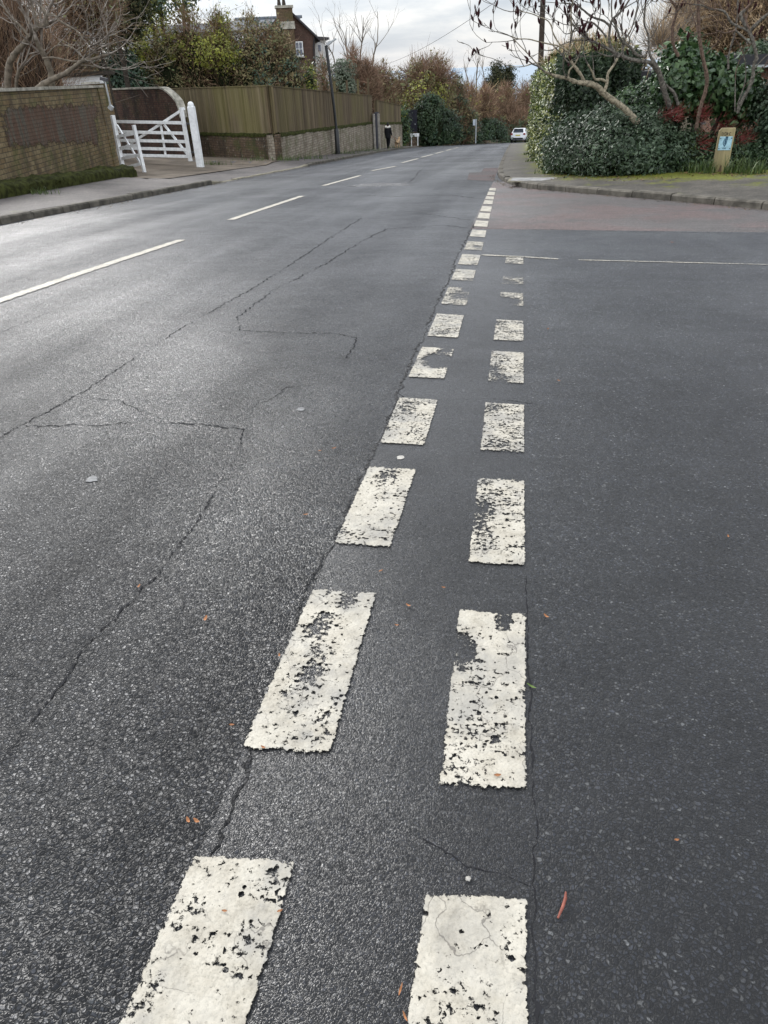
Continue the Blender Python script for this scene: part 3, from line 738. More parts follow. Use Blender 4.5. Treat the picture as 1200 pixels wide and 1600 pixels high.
gate_bits(PG, g, [(Z(140, 480), Z(215, 900))], M['white'], .09, .11, 'closing_stile')
gate_bits(PG, g, [(Z(240, 835), Z(905, 398)), (Z(695, 565), Z(950, 890)), (Z(662, 575), Z(712, 885))], M['white'], .045, .085, 'brace', -.055)
gate_bits(PG, g, [(Z(780, 546), Z(985, 560)), (Z(950, 856), Z(1050, 852))], M['iron'], .05, .05, 'hinge', -.07)
S1, S2 = gp(192.5, 266.5, LZ), gp(226.5, 270.5, LZ); PS = Plane(S1, S2)
g = thing('garden_gate', 'small white wooden gate half open in front of the five-bar gate', 'gate', S1, PS.rz)
gate_bits(PS, g, [(Z(172, 468), Z(284, 1040))], M['white'], .11, .12, 'hanging_stile')
gate_bits(PS, g, [(Z(392, 568), Z(506, 1062))], M['white'], .09, .09, 'closing_stile')
gate_bits(PS, g, [(Z(205, 692), Z(418, 652)), (Z(240, 812), Z(440, 775)), (Z(268, 918), Z(455, 880)), (Z(290, 1018), Z(465, 972))], M['white'], .05, .085, 'rail')
gate_bits(PS, g, [(Z(205, 572), Z(500, 1055))], M['white'], .04, .06, 'brace', .05)
gate_bits(PS, g, [(Z(200, 690), Z(300, 676))], M['galv'], .03, .06, 'latch', .06)
PB = S1+(S2-S1)*1.0; PB[2] = LZ(PB[0], PB[1])
s_ = MB(); box(s_, (-.32, -.1, .1), (.42, .34, .36), ch=.03)
tag(s_.build('stone_block', M['white'], loc=gp(222, 277, LZ)), 'white painted block on the ground under the free end of the small gate', 'block')

# security light on its stem at the end of the wall
LP = A1+np.array([-.15, .45, 0]); PLt = Plane(LP, LP+np.array([1, 0, 0]))
t = thing('garden_light', 'thin grey bracket holding a small lamp behind the end of the yellow wall', 'lamp', LP)
gate_bits(PLt, t, [((163.5, 124), (171.5, 160)), ((171.5, 160), (173, 167))], M['galv'], .04, .04, 'bracket')
gate_bits(PLt, t, [((170.5, 165.5), (176, 170.5))], M['galv'], .10, .14, 'lamp_head'); gate_bits(PLt, t, [((157, 122.5), (168, 125))], M['iron'], .10, .10, 'arm')

# shed with white fascia behind the wall
SB = at(98, 128, 29.); PSd = Plane(SB, SB+np.array([1, 0, 0]))
t = thing('shed', 'low shed with white fascia and dark flat roof peeping over the yellow wall', 'shed', SB)
x1 = PSd.px(160, 126)[0]
mb = MB(); lslab(mb, .05, x1-.15, -2.3, -2.3, -.14, -.14, .1, .7); mb.build('walls', M['wall_yellow'], t)
mb = MB(); lslab(mb, 0, x1, -.13, -.10, .13, .16, 0, .06); mb.build('fascia', M['white'], t)
mb = MB(); lslab(mb, -.1, x1+.1, .14, .17, .24, .30, -.08, .9); mb.build('roof', M['bark_dark'], t)
# pale slab lying on the wall end
mb = MB(); lslab(mb, -.95, .05, -.02, -.02, .03, .03, .05, .35)
PSlab = A1.copy(); PSlab[2] = 1.40
o = tag(mb.build('coping_slab', M['coping']), 'pale stone slab lying on the end of the yellow garden wall', 'slab'); o.location = PSlab; o.rotation_euler[2] = PW.rz

# dark garden wall behind the gate with a curved end
DW0, DW1 = at(150, 225, 38.), at(286, 225, 34.5); DW0[2] = LZ(DW0[0], DW0[1]); PD = Plane(DW0, (DW1[0], DW1[1], 0))
t = thing('boundary_wall', 'dark old brick wall with a downswept curved end behind the white gates', 'wall', DW0, PD.rz)
tp = [PD.px(*p_) for p_ in ((140, 142), (200, 139.5), (250, 138.5), (254, 139.5), (262, 145), (270, 152.5), (276, 160), (280, 170), (283, 185), (285, 215))]
mb = MB(); n_ = len(tp); V = []
for x, z in tp: V += [(x, 0, -.6), (x, 0, z), (x, .3, z), (x, .3, -.6)]
f = [[4*i+k, 4*i+4+k, 4*i+4+(k+1) % 4, 4*i+(k+1) % 4] for i in range(n_-1) for k in range(4)]+[[0, 1, 2, 3], [4*n_-1, 4*n_-2, 4*n_-3, 4*n_-4]]
mb.add(np.array(V), f); mb.build('brickwork', M['wall_dark'], t)
mb = MB()
for (xa, za), (xb, zb) in zip(tp[:8], tp[1:9]): beam(mb, (xa, .15, za+.03), (xb, .15, zb+.03), .40, .07)
mb.build('coping', M['coping'], t)

# retaining walls and board fences
C1 = gp(432, 250, LZ); E1 = gp(586, 232.2, LZ); E0 = gp(592, 232, LZ); E2 = gp(629, 229, LZ)
D1 = at(262, 200, 38.5); D1 = np.array([D1[0], D1[1], C1[2]])
def wall_fence(A, B, wt, ft, wmat, fmat, wl, fl, left, seed, setback=.06, bw=.13):
    """wt, ft: pixel rows of wall top and fence top at A and at B"""
    P = Plane(A, B)
    hA, hB = z_at(A, wt[0])-A[2], z_at(np.array(B), wt[1])-A[2]; fA, fB = z_at(A, ft[0])-A[2], z_at(np.array(B), ft[1])-A[2]
    y0, y1 = (0, .34) if left else (-.34, 0)
    zb = (B[2]-A[2])
    t = thing('retaining_wall', wl, 'wall', A, P.rz)
    mb = MB(); lslab(mb, 0, P.L, -.4, zb-.4, hA, hB, y0, y1); mb.build('brickwork', wmat, t)
    mb = MB(); yy = (y0, y1) if left else (y1, y0)
    V = []; n = 60; r = np.random.default_rng(seed)
    for i in range(n+1):
        k = i/n; h = hA+(hB-hA)*k
        for j, (fr, hh) in enumerate(((-.06, -.10), (-.04, .01), (.3, .05), (.8, .05), (1., .0))): V.append((P.L*k, yy[0]+(yy[1]-yy[0])*fr, h+hh+r.normal(0, .018)))
    q = np.array([[i*5+j, (i+1)*5+j, (i+1)*5+j+1, i*5+j+1] for i in range(n) for j in range(4)])
    mb.add(np.array(V), q if left else q[:, ::-1], 0, True); mb.build('moss_cover', M['moss'], t)
    ft_ = thing('board_fence', fl, 'fence', (A[0], A[1], A[2]), P.rz)
    mb = MB(); r = np.random.default_rng(seed+1); s = setback if left else -setback; e = .022 if left else -.022
    nb = int(P.L/bw)
    for i in range(nb):
        x0, x1 = i*bw, (i+1)*bw-.006; ha = hA+(hB-hA)*i/nb+.03; ft1 = fA+(fB-fA)*i/nb-.03+r.normal(0, .008); off = r.normal(0, .004)
        ya, yb = sorted((s+off, s+off+e))
        lslab(mb, x0, x1, ha, ha, ft1, ft1, ya, yb)
    mb.build('boards', fmat, ft_)
    mb = MB(); ya, yb = sorted((s-.03*(1 if left else -1), s+.05*(1 if left else -1)))
    lslab(mb, 0, P.L, fA-.03, fB-.03, fA+.01, fB+.01, ya, yb); mb.build('capping_rail', fmat, ft_)
    for i in range(int(P.L/2.7)+1):
        mb = MB(); box(mb, (min(i*2.7+.05, P.L-.05), s+(.10 if left else -.10), (hA+fA)/2), (.1, .1, fA-hA-.12)); mb.build('post', fmat, ft_)
    return P
wall_fence(C1, D1, (210.5, 207), (133.5, 138.5), M['wall_drive'], M['fence'], 'damp dark brick retaining wall under the fence beside the driveway', 'mossy green vertical board fence beside the driveway, right of the gate', False, 21)
wall_fence(C1+np.array([.0, .02, 0]), E1, (210.5, 190.5), (133.5, 149), M['wall_pale'], M['fence_brown'], 'pale lichened brick retaining wall along the left pavement behind the lamp post', 'long brown vertical board fence on the pale wall along the pavement', True, 31)
wall_fence(E0, E2, (192, 191.5), (156, 164.5), M['wall_pale'], M['fence_brown'], 'short pale wall behind the walker with the dog', 'short brown board fence above the walker, beyond the gap in the wall', True, 41)
for p_, top, lab in (((585.5, 233.5), 178, 'left concrete post of the dark gap in the pale roadside wall'), ((592.5, 233), 177.5, 'right concrete post of the dark gap, just left of the walker')):
    P0 = gp(*p_, LZ)+np.array([0.05, -.12, 0]); h = z_at(P0, top)-P0[2]
    mb = MB(); box(mb, (0, 0, h/2-.1), (.13, .13, h+.2), ch=.012); tag(mb.build('gate_post', M['concrete'], loc=None), lab, 'gate post').location = P0
P0 = (gp(587.5, 232.5, LZ)+gp(591, 232.2, LZ))/2+np.array([-.05, .1, 0])
mb = MB(); box(mb, (0, .3, 1.05), (.10, 1.3, 2.1)); [box(mb, (.06, -.2+i*.25, 1.05), (.02, .22, 2.0)) for i in range(5)]
tag(mb.build('side_gate', M['darkgate']), 'narrow dark door set in the gap between the two concrete posts', 'gate').location = P0

# ------------------------------------------------------------------ street furniture on the left
P0 = gp(528, 240.5, LZ); h = z_at(P0, 71)-P0[2]
t = thing('street_lamp', 'slim dark leaning street lamp with a pale flat lantern in front of the fence', 'street lamp', P0)
lean = np.array([at(509, 71, P0[1])[0]-P0[0], .05, 0])
mb = MB(); tube(mb, [(0, 0, 0), (0, 0, 1.15), (0, 0, 1.2)], [.13, .12, .07], 12); mb.build('base', M['lamp'], t)
mb = MB(); tube(mb, [np.array([0, 0, 1.2])]+[lean*((k-1.2)/(h-1.2))**1.25+np.array([0, 0, k]) for k in np.linspace(1.25, h, 8)], [.07]+list(np.linspace(.065, .075, 8)), 10); mb.build('pole', M['lamp'], t)
e = at(511, 70, P0[1])-P0; e2 = at(525, 60.5, P0[1])-P0
mb = MB(); tube(mb, [lean+np.array([0, 0, h-.05]), e], .035, 8); mb.build('arm', M['lamp'], t)
mb = MB(); beam(mb, e, e+(e2-e)*.5, .22, .10); beam(mb, e+(e2-e)*.5, e2, .18, .06); mb.build('lantern', M['galv'], t)
mb = MB(); tube(mb, [e+np.array([.12, 0, .02]), e+np.array([.10, 0, .14])], .03, 6); mb.build('sensor', M['lamp'], t)

P0 = gp(647, 227.5, LZ); PN = Plane(P0, P0+np.array([1, 0, 0]))
t = thing('street_name_sign', 'low white street name sign on two legs at the side turning', 'sign', P0)
xa, xb = PN.px(640.5, 212)[0], PN.px(655, 212)[0]; zt, zm = PN.px(647, 208.5)[1], PN.px(647, 213.5)[1]
mb = MB(); box(mb, ((xa+xb)/2, 0, (zt+zm)/2), (xb-xa, .03, zt-zm), ch=.008); mb.build('plate', M['white'], t)
mb = MB(); r = np.random.default_rng(5); x = xa+.12
while x < xb-.14:
    wd = r.uniform(.045, .075)
    if r.random() < .82: box(mb, (x+wd/2, -.0165, (zt+zm)/2), (wd*.8, .004, (zt-zm)*.34))
    x += wd+.018
mb.build('lettering', plain('faded_lettering', (.22, .22, .22), .7, .2, .1), t)
for x in (xa+.12, xb-.12): mb = MB(); box(mb, (x, .03, zm/2+.05), (.07, .05, zm+.15)); mb.build('leg', M['white'], t)

P0 = at(743, 224, 78.); P0[2] = LZ(P0[0], P0[1]); h = z_at(P0, 186)-P0[2]
t = thing('bus_stop', 'thin grey bus stop pole with a small pale flag in front of the far hedge', 'bus stop', P0)
mb = MB(); tube(mb, [(0, 0, 0), (0, 0, h)], .065, 8); mb.build('pole', M['galv'], t)
mb = MB(); box(mb, (-.14, 0, h-.28), (.32, .04, .5), ch=.01); mb.build('flag', plain('pale_flag', (.5, .55, .6), .5, .4, .08), t)

P0 = at(637, 206, 69.); P0[2] = LZ(P0[0], P0[1]); PN = Plane(P0, P0+np.array([1, 0, 0]))
(xa, zt), (xb, zb) = PN.px(634.5, 172), PN.px(652, 206)
t = thing('boarded_gate', 'dark navy boarded gate standing between hedges behind the street name sign', 'gate', P0)
mb = MB(); nbd = 8
for i in range(nbd): box(mb, (xa+(xb-xa)*(i+.5)/nbd, .01*(i % 2), (zt+zb)/2), ((xb-xa)/nbd-.01, .04, zt-zb))
mb.build('boards', M['darkgate'], t)
mb = MB(); box(mb, (xb-.18, -.04, zb+(zt-zb)*.35), (.06, .05, .10)); mb.build('latch', M['galv'], t)
t2 = MB(); lslab(t2, xa-.9, xb-.1, -.3, -.3, zb-.02, zb-.02, .12, .35)
o = tag(t2.build('low_wall', M['wall_drive']), 'low brown wall beneath the dark boarded gate', 'wall'); o.location = P0

# ------------------------------------------------------------------ house behind the fence
HY = 62.
Hb = at(493, 132, HY); Hb[2] = LZ(Hb[0], Hb[1]); PH = Plane(Hb, Hb+np.array([1, .36, 0]))
hx = lambda px, py: PH.px(px, py)
t = thing('brick_house', 'brown brick house with a steep gable and tall chimney behind the fence', 'house', Hb, PH.rz)
def hl(W):
    d = W-Hb; c_, s_ = math.cos(PH.rz), math.sin(PH.rz); return (d[0]*c_+d[1]*s_, -d[0]*s_+d[1]*c_, d[2])
ap, er = hx(447, 14), hx(491, 56); xl_ = ap[0]-(er[0]-ap[0])
mb = MB(); D = 9.
mb.add(np.array([(xl_, 0, -1), (0, 0, -1), (er[0], 0, er[1]), ap and (ap[0], 0, ap[1]), (xl_, 0, er[1])]), [[0, 1, 2, 3, 4]])
mb.add(np.array([(0, 0, -1), (0, D, -1), (er[0], D, er[1]), (er[0], 0, er[1])]), [[0, 1, 2, 3]]); mb.add(np.array([(xl_, D, -1), (xl_, 0, -1), (xl_, 0, er[1]), (xl_, D, er[1])]), [[0, 1, 2, 3]])
mb.build('wall', M['house_brick'], t)
sl = np.array([er[0]-ap[0], er[1]-ap[1]]); sl = sl/np.linalg.norm(sl); ex = er+sl*.45 if isinstance(er, np.ndarray) else np.array(er)+sl*.55
mb = MB()
for s in (1, -1):
    xe = ap[0]+s*(ex[0]-ap[0]); V = [(ap[0], -.25, ap[1]+.16), (xe, -.25, ex[1]+.16), (xe, D, ex[1]+.16), (ap[0], D, ap[1]+.16)]
    V += [(x, y, z-.16) for x, y, z in V]; mb.add(np.array(V), BOXF if s > 0 else [f_[::-1] for f_ in BOXF])
mb.build('roof', M['tile'], t)
def window(parent, x0, z0, x1, z1, y, frame, cols=2, rows=2, nm='window'):
    mb = MB(); fw = .07; box(mb, ((x0+x1)/2, y-.02, z0+fw/2), (x1-x0, .07, fw)); box(mb, ((x0+x1)/2, y-.02, z1-fw/2), (x1-x0, .07, fw))
    for x in (x0+fw/2, x1-fw/2): box(mb, (x, y-.021, (z0+z1)/2), (fw, .07, z1-z0-2*fw))
    for i in range(1, cols): box(mb, (x0+(x1-x0)*i/cols, y-.022, (z0+z1)/2), (.045, .05, z1-z0-2*fw))
    for i in range(1, rows): box(mb, ((x0+x1)/2, y-.0235, z0+(z1-z0)*i/rows), (x1-x0-2*fw, .045, .045))
    wdw = mb.build(nm, frame, parent)
    mb = MB(); box(mb, ((x0+x1)/2, y+.005, (z0+z1)/2), (x1-x0-.02, .02, z1-z0-.02)); mb.build('pane', M['glass'], wdw)
    mb = MB(); box(mb, ((x0+x1)/2, y-.06, z0-.05), (x1-x0+.14, .16, .07)); mb.build('sill', M['coping'], wdw)
    return wdw
(wx0, wz1), (wx1, wz0) = hx(460, 65), hx(474.5, 88)
window(t, wx0, wz0, wx1, wz1, -.03, M['white'], 2, 2)
(cx0, cz1), (cx1, cz0) = hx(430.5, 11), hx(458, 40)
cz_ = cz0-.6; mb = MB(); box(mb, ((cx0+cx1)/2, -.28, (cz1+cz_)/2-.6), (cx1-cx0, .75, cz1-cz_+1.2)); ch_ = mb.build('chimney', M['chimney_brick'], t)
mb = MB(); box(mb, ((cx0+cx1)/2, -.28, cz1-.03), (cx1-cx0+.14, .89, .16)); mb.build('chimney_cap', M['coping'], ch_)
for fr in (.22, .52): mb = MB(); lathe(mb, (cx0+(cx1-cx0)*fr, -.28, cz1+.05), [(.13, 0), (.14, .1), (.10, .3), (.12, .36), (.12, .44)], 10); mb.build('chimney_pot', M['bark_dark'], ch_)
mb = MB(); (sx0, sz0), (sx1, sz1) = hx(437, 40), hx(459, 33); box(mb, ((sx0+sx1)/2, -.45, (sz0+sz1)/2-.15), (sx1-sx0, .6, .45)); mb.build('chimney_shoulder', M['coping'], ch_)
mb = MB(); (gx, gz) = hx(491, 60); tube(mb, [(gx, -.06, gz), (gx-.1, -.06, gz-.5), (gx-.12, -.06, -.5)], .05, 6); mb.build('downpipe', M['soffit'], t)
# white wing to the right, set back
WB = at(490, 132, 64.5); WB[2] = LZ(WB[0], WB[1]); PW2 = Plane(WB, WB+np.array([1, 0, 0])); wx = PW2.px(507, 60)[0]; wz = PW2.px(498, 60)[1]
mb = MB(); box(mb, (wx/2, 3, wz/2-.5), (wx, 6, wz+1)); mb.build('rendered_wing', M['white_wall'], t).location = hl(WB)
mb = MB(); lslab(mb, -.4, wx+.3, wz, wz-.1, wz+.22, wz+.05, -.3, 6); mb.build('wing_roof', M['tile'], t).location = hl(WB)
mb = MB(); (qx0, qz0), (qx1, qz1) = PW2.px(497, 80), PW2.px(500.5, 70); box(mb, ((qx0+qx1)/2, -.01, (qz0+qz1)/2), (qx1-qx0, .04, qz1-qz0)); mb.build('window', M['glass'], t).location = hl(WB)
# long slate-roofed white house further left
SB_ = at(318, 130, 66.); SB_[2] = LZ(SB_[0], SB_[1]); PS_ = Plane(SB_, SB_+np.array([1, .25, 0]))
t = thing('white_house', 'white rendered house with a grey slate roof mostly hidden behind the shrubs', 'house', SB_, PS_.rz)
rl, rr, el = PS_.px(341, 15), PS_.px(432, 24), PS_.px(322, 50); xr_ = PS_.px(425, 60)[0]
zt_ = min(rl[1], rr[1])
mb = MB(); box(mb, (xr_/2, 3.5, el[1]/2-.5), (xr_, 6.6, el[1]+1)); mb.build('wall', M['white_wall'], t)
mb = MB(); mb.add(np.array([(-.5, -.4, el[1]), (xr_+.5, -.4, el[1]), (xr_+.5, 7.4, el[1]), (-.5, 7.4, el[1]), (rl[0]+1., 3.5, zt_), (rr[0]+2, 3.5, zt_)]), [np.array([[0, 1, 5, 4], [2, 3, 4, 5]]), np.array([[3, 0, 4], [1, 2, 5]]), np.array([[3, 2, 1, 0]])])
mb.build('roof', M['slate'], t)
mb = MB(); tube(mb, [(rl[0]+.9, 3.5, zt_+.05), (rr[0]+2, 3.5, zt_+.05)], .12, 8); mb.build('ridge', M['slate'], t)
window(t, 2.2, el[1]-2.2, 3.6, el[1]-.6, -.03+.2, M['white'], 2, 2); window(t, xr_-3.5, el[1]-2.2, xr_-2., el[1]-.6, .17, M['white'], 2, 2)
# lower slate roof at the far left
LB = at(215, 130, 70.); LB[2] = LZ(LB[0], LB[1]); PL2 = Plane(LB, LB+np.array([1, .1, 0])); a_, b2 = PL2.px(222, 38), PL2.px(335, 31)
t = thing('white_house', 'lower white house whose grey roof ridge shows between the thin two-stemmed trees', 'house', LB, PL2.rz)
mb = MB(); box(mb, (b2[0]/2, 3, a_[1]/2-1.2), (b2[0], 5.6, a_[1]-1.0)); mb.build('wall', M['white_wall'], t)
mb = MB(); z0_ = a_[1]-1.9; mb.add(np.array([(-.4, -.4, z0_), (b2[0], -.4, z0_), (b2[0], 6.4, z0_), (-.4, 6.4, z0_), (-.4, 3, a_[1]), (b2[0], 3, a_[1])]), [np.array([[0, 1, 5, 4], [2, 3, 4, 5], [3, 2, 1, 0]]), np.array([[3, 0, 4], [1, 2, 5]])]); mb.build('roof', M['slate'], t)

# ------------------------------------------------------------------ bungalow behind the ivy on the right
BB = at(1140, 200, 22.5); BB[2] = right_z(BB[0], BB[1]); PBg = Plane(BB, BB+np.array([1, -.12, 0]))
t = thing('bungalow', 'low brick bungalow with a dark fascia half hidden behind the ivy at the right edge', 'house', BB, PBg.rz)
x0, z0 = PBg.px(1128, 103); x2 = x0+7
mb = MB(); box(mb, ((x0+x2)/2, 2.5, z0/2-.3), (x2-x0, 5, z0+.6)); mb.build('wall', M['bungalow_brick'], t)
mb = MB(); lslab(mb, x0-.5, x2+.5, z0+.002, z0+.002, z0+.22, z0+.22, -.5, 5.5); mb.build('fascia', M['soffit'], t)
mb = MB(); lslab(mb, x0-.45, x2+.45, z0-.06, z0-.06, z0-.001, z0-.001, -.48, -.30); mb.build('gutter', M['galv'], t)
GB = at(962, 160, 27.); GB[2] = right_z(GB[0], GB[1]); PGa = Plane(GB, GB+np.array([1, 0, 0])); (x0, z1), (x1, zz) = PGa.px(962, 122.5), PGa.px(1008, 145)
t = thing('garage', 'pale garage wall under a dark flat roof edge glimpsed between hedge and ivy', 'garage', GB)
mb = MB(); box(mb, ((x0+x1)/2, 2.5, z1/2-.2), (x1-x0+1.2, 5, z1+.4)); mb.build('wall', M['palepanel'], t)
mb = MB(); lslab(mb, x0-.8, x1+.9, z1+.002, z1+.002, z1+.16, z1+.16, -.25, 5.2); mb.build('roof', M['soffit'], t)

# ------------------------------------------------------------------ telegraph pole and cable
TP = at(847, 130, 42.); TP[2] = right_z(TP[0], TP[1])
t = thing('telegraph_pole', 'dark wooden telegraph pole rising above the clipped hedge', 'pole', TP)
tt = at(850.5, -60, 42.)-TP
mb = MB(); tube(mb, [(0, 0, -.3), tt*.5, tt], [.15, .135, .12], 10); mb.build('shaft', M['pole'], t)
mb = MB(); tube(mb, [tt*.78+np.array([-.2, -.05, 0]), tt*.78+np.array([.2, -.05, 0])], .03, 6); mb.build('step_iron', M['iron'], t)
W0 = at(862, -62, 42.); W1 = at(560, 106, 120.); P = []
for k in np.linspace(0, 1, 30): P.append(W0*(1-k)+W1*k-np.array([0, 0, 1.2*4*k*(1-k)]))
mb = MB(); tube(mb, P, .016, 5)
tag(mb.build('overhead_cable', M['cable'], loc=None), 'thin overhead cable sloping across the cloudy sky', 'cable')

# ------------------------------------------------------------------ marker post
MP = gp(1124, 267.5, right_z)
t = thing('marker_post', 'mossy wooden marker post with a pale blue plaque, behind the right pavement', 'marker post', MP, -.12)
PM = Plane(MP, MP+np.array([math.cos(-.12), math.sin(-.12), 0]))
mh = z_at(MP, 200)-MP[2]; hw = .145; dp = .15
mb = MB(); V = []
front = [(-hw, -.1), (-.02, -.1), (-.02, .03), (.0, .10), (.02, .03), (.02, -.1), (hw, -.1), (hw, mh), (-hw+.05, mh), (-hw, mh-.06)]
front = [(-hw, -.1), (hw, -.1), (hw, mh), (-hw+.045, mh), (-hw, mh-.05)]
n_ = len(front); V = [(x, -dp/2, z) for x, z in front]+[(x, dp/2, z) for x, z in front]
mb.add(np.array(V), [list(range(n_)), list(range(2*n_-1, n_-1, -1))]); mb.add(np.array(V), np.array([[i, n_+i, n_+(i+1) % n_, (i+1) % n_] for i in range(n_)]))
mb.build('shaft', M['post_wood'], t)
mb = MB(); mb.add(np.array([(-.045, -dp/2-.003, -.02), (.03, -dp/2-.003, -.02), (.015, -dp/2-.003, .11), (-.005, -dp/2-.003, .13), (-.02, -dp/2-.003, .06)]), [[0, 1, 2, 3, 4]]); mb.build('rot_hole', M['core_brown'], t)
pz0, pz1 = mh*.505, mh*.815
mb = MB(); box(mb, (0, -dp/2-.004, (pz0+pz1)/2), (.235, .012, pz1-pz0), ch=.003); pl = mb.build('plaque', plain('pale_blue_plaque', (.30, .48, .56), .45, .4, .22, 14.), t)
mb = MB(); y_ = -dp/2-.012; cz = (pz0+pz1)/2+.03
box(mb, (.012, y_, cz+.075), (.045, .004, .035)); box(mb, (.002, y_, cz+.045), (.065, .004, .018))
for a, b_ in (((-.03, .03), (-.04, -.03)), ((-.04, -.03), (-.005, -.085)), ((-.005, -.085), (.022, -.02)), ((.022, -.02), (.02, .035)), ((-.012, .03), (-.008, -.05)), ((.004, .028), (.0, -.04))):
    beam(mb, (a[0], y_, cz+a[1]), (b_[0], y_, cz+b_[1]), .004, .013)
for x in (-.03, -.012, .004, .02): box(mb, (x, y_, pz0+.035), (.010, .004, .022))
mb.build('emblem', plain('dark_blue_emblem', (.02, .07, .12), .5, .3, .1), pl)
for x in (-.1, .1):
    for z in (pz0+.03, pz1-.03): mb = MB(); box(mb, (x, y_, z), (.018, .006, .018)); mb.build('fixing', M['iron'], pl)
# carved letters above the plaque
mb = MB(); lz = mh*.875; y_ = -dp/2-.003; lh = .05
def strokes(x, segs_):
    for (ax, az), (bx, bz) in segs_: beam(mb, (x+ax*.036, y_, lz+(az-.5)*lh), (x+bx*.036, y_, lz+(bz-.5)*lh), .004, .008)
strokes(-.09, [((0, 0), (0, 1)), ((0, 1), (.7, .8)), ((.7, .8), (.7, .2)), ((.7, .2), (0, 0))])
strokes(-.045, [((0, 0), (0, 1)), ((0, 1), (.8, 1)), ((.8, 1), (.8, 0)), ((.8, 0), (0, 0))])
strokes(.0, [((0, 0), (0, 1)), ((0, 1), (.7, .75)), ((.7, .75), (0, .5)), ((0, .5), (.8, 0))])
strokes(.045, [((.8, .9), (.2, 1)), ((.2, 1), (0, .5)), ((0, .5), (.2, 0)), ((.2, 0), (.8, .1))])
mb.build('carving', M['bark_dark'], t)

# manhole cover on the right pavement
P0 = gp(832, 281, right_z)
t = thing('inspection_cover', 'pale rectangular inspection cover let into the corner pavement', 'cover', P0, -.1)
mb = MB(); box(mb, (0, 0, .002), (1.05, .62, .02)); mb.build('frame', M['kerb_pale'], t); mb = MB(); box(mb, (0, 0, .006), (.93, .50, .02)); mb.build('lid', plain('cover_concrete', (.26, .255, .25), .7, .3, .3, 6.), t)

# ------------------------------------------------------------------ road markings
def lin(tab, y):
    tab = sorted((b_, a) for a, b_ in tab)
    for (y0, x0), (y1, x1) in zip(tab, tab[1:]):
        if y <= y1: return x0+(x1-x0)*(y-y0)/(y1-y0)
    return x1+(x1-x0)/(y1-y0)*(y-y1)
LL = [(190, 1600), (382, 1165), (490, 920), (525, 845), (595, 690), (640, 585), (670, 520), (700, 450), (765, 295)]
LR = [(385, 1590), (515, 1170), (585, 930), (610, 850), (664, 690), (694, 590), (716, 525), (738, 440), (752, 395), (775, 295)]
RL = [(640, 1590), (690, 1200), (718, 955), (735, 865), (752, 690), (765, 570), (774, 510), (786, 430), (790, 405)]
RR = [(822, 1590), (821, 1228), (821, 955), (820, 865), (819, 640), (818, 510), (818, 405)]
def dash(tabL, tabR, y0, y1, label, group, wear, spots=(), seed=0, nx=36, ny=60, skew=.06, ragged=.10):
    """one painted dash between image rows y0 (far) and y1 (near); spots = (u, v, radius, amount) bald places"""
    r = np.random.default_rng(seed); cs = []
    for y in (y1, y0):
        a = gp(lin(tabL, y), y, road_z); xr__ = lin(tabR, y); b_ = gp(xr__, y+skew*(xr__-lin(tabL, y)), road_z); cs.append((a, b_))
    mg = .12; V = []; W = []
    for j in range(ny+1):
        for i in range(nx+1):
            u, v = -mg+(1+2*mg)*i/nx, -mg*.5+(1+mg)*j/ny
            a = cs[0][0]*(1-v)+cs[1][0]*v; b_ = cs[0][1]*(1-v)+cs[1][1]*v; p = a+(b_-a)*u
            V.append((p[0], p[1], prof(p[1])+.0065))
            e = min(u, 1-u, (v)*2.6, (1-v)*2.6); w = wear+.01+max(0, (.020-e)/.045)*.6*(1 if e > 0 else 1.6)
            for (su, sv, sr, sa) in spots:
                d = math.hypot((u-su), (v-sv)*1.6)/sr
                w += sa*max(0., 1-d*d)
            W.append(w)
    mb = MB(); mb.add(np.array(V), np.array([[j*(nx+1)+i, j*(nx+1)+i+1, (j+1)*(nx+1)+i+1, (j+1)*(nx+1)+i] for j in range(ny) for i in range(nx)]))
    c = (cs[0][0]+cs[1][1])/2
    o = mb.build('road_marking', M['paint'], attr={'wear': W})
    return tag(o, label, 'road marking', group)
gL, gR = 'dashes of the left give-way row', 'dashes of the right give-way row'
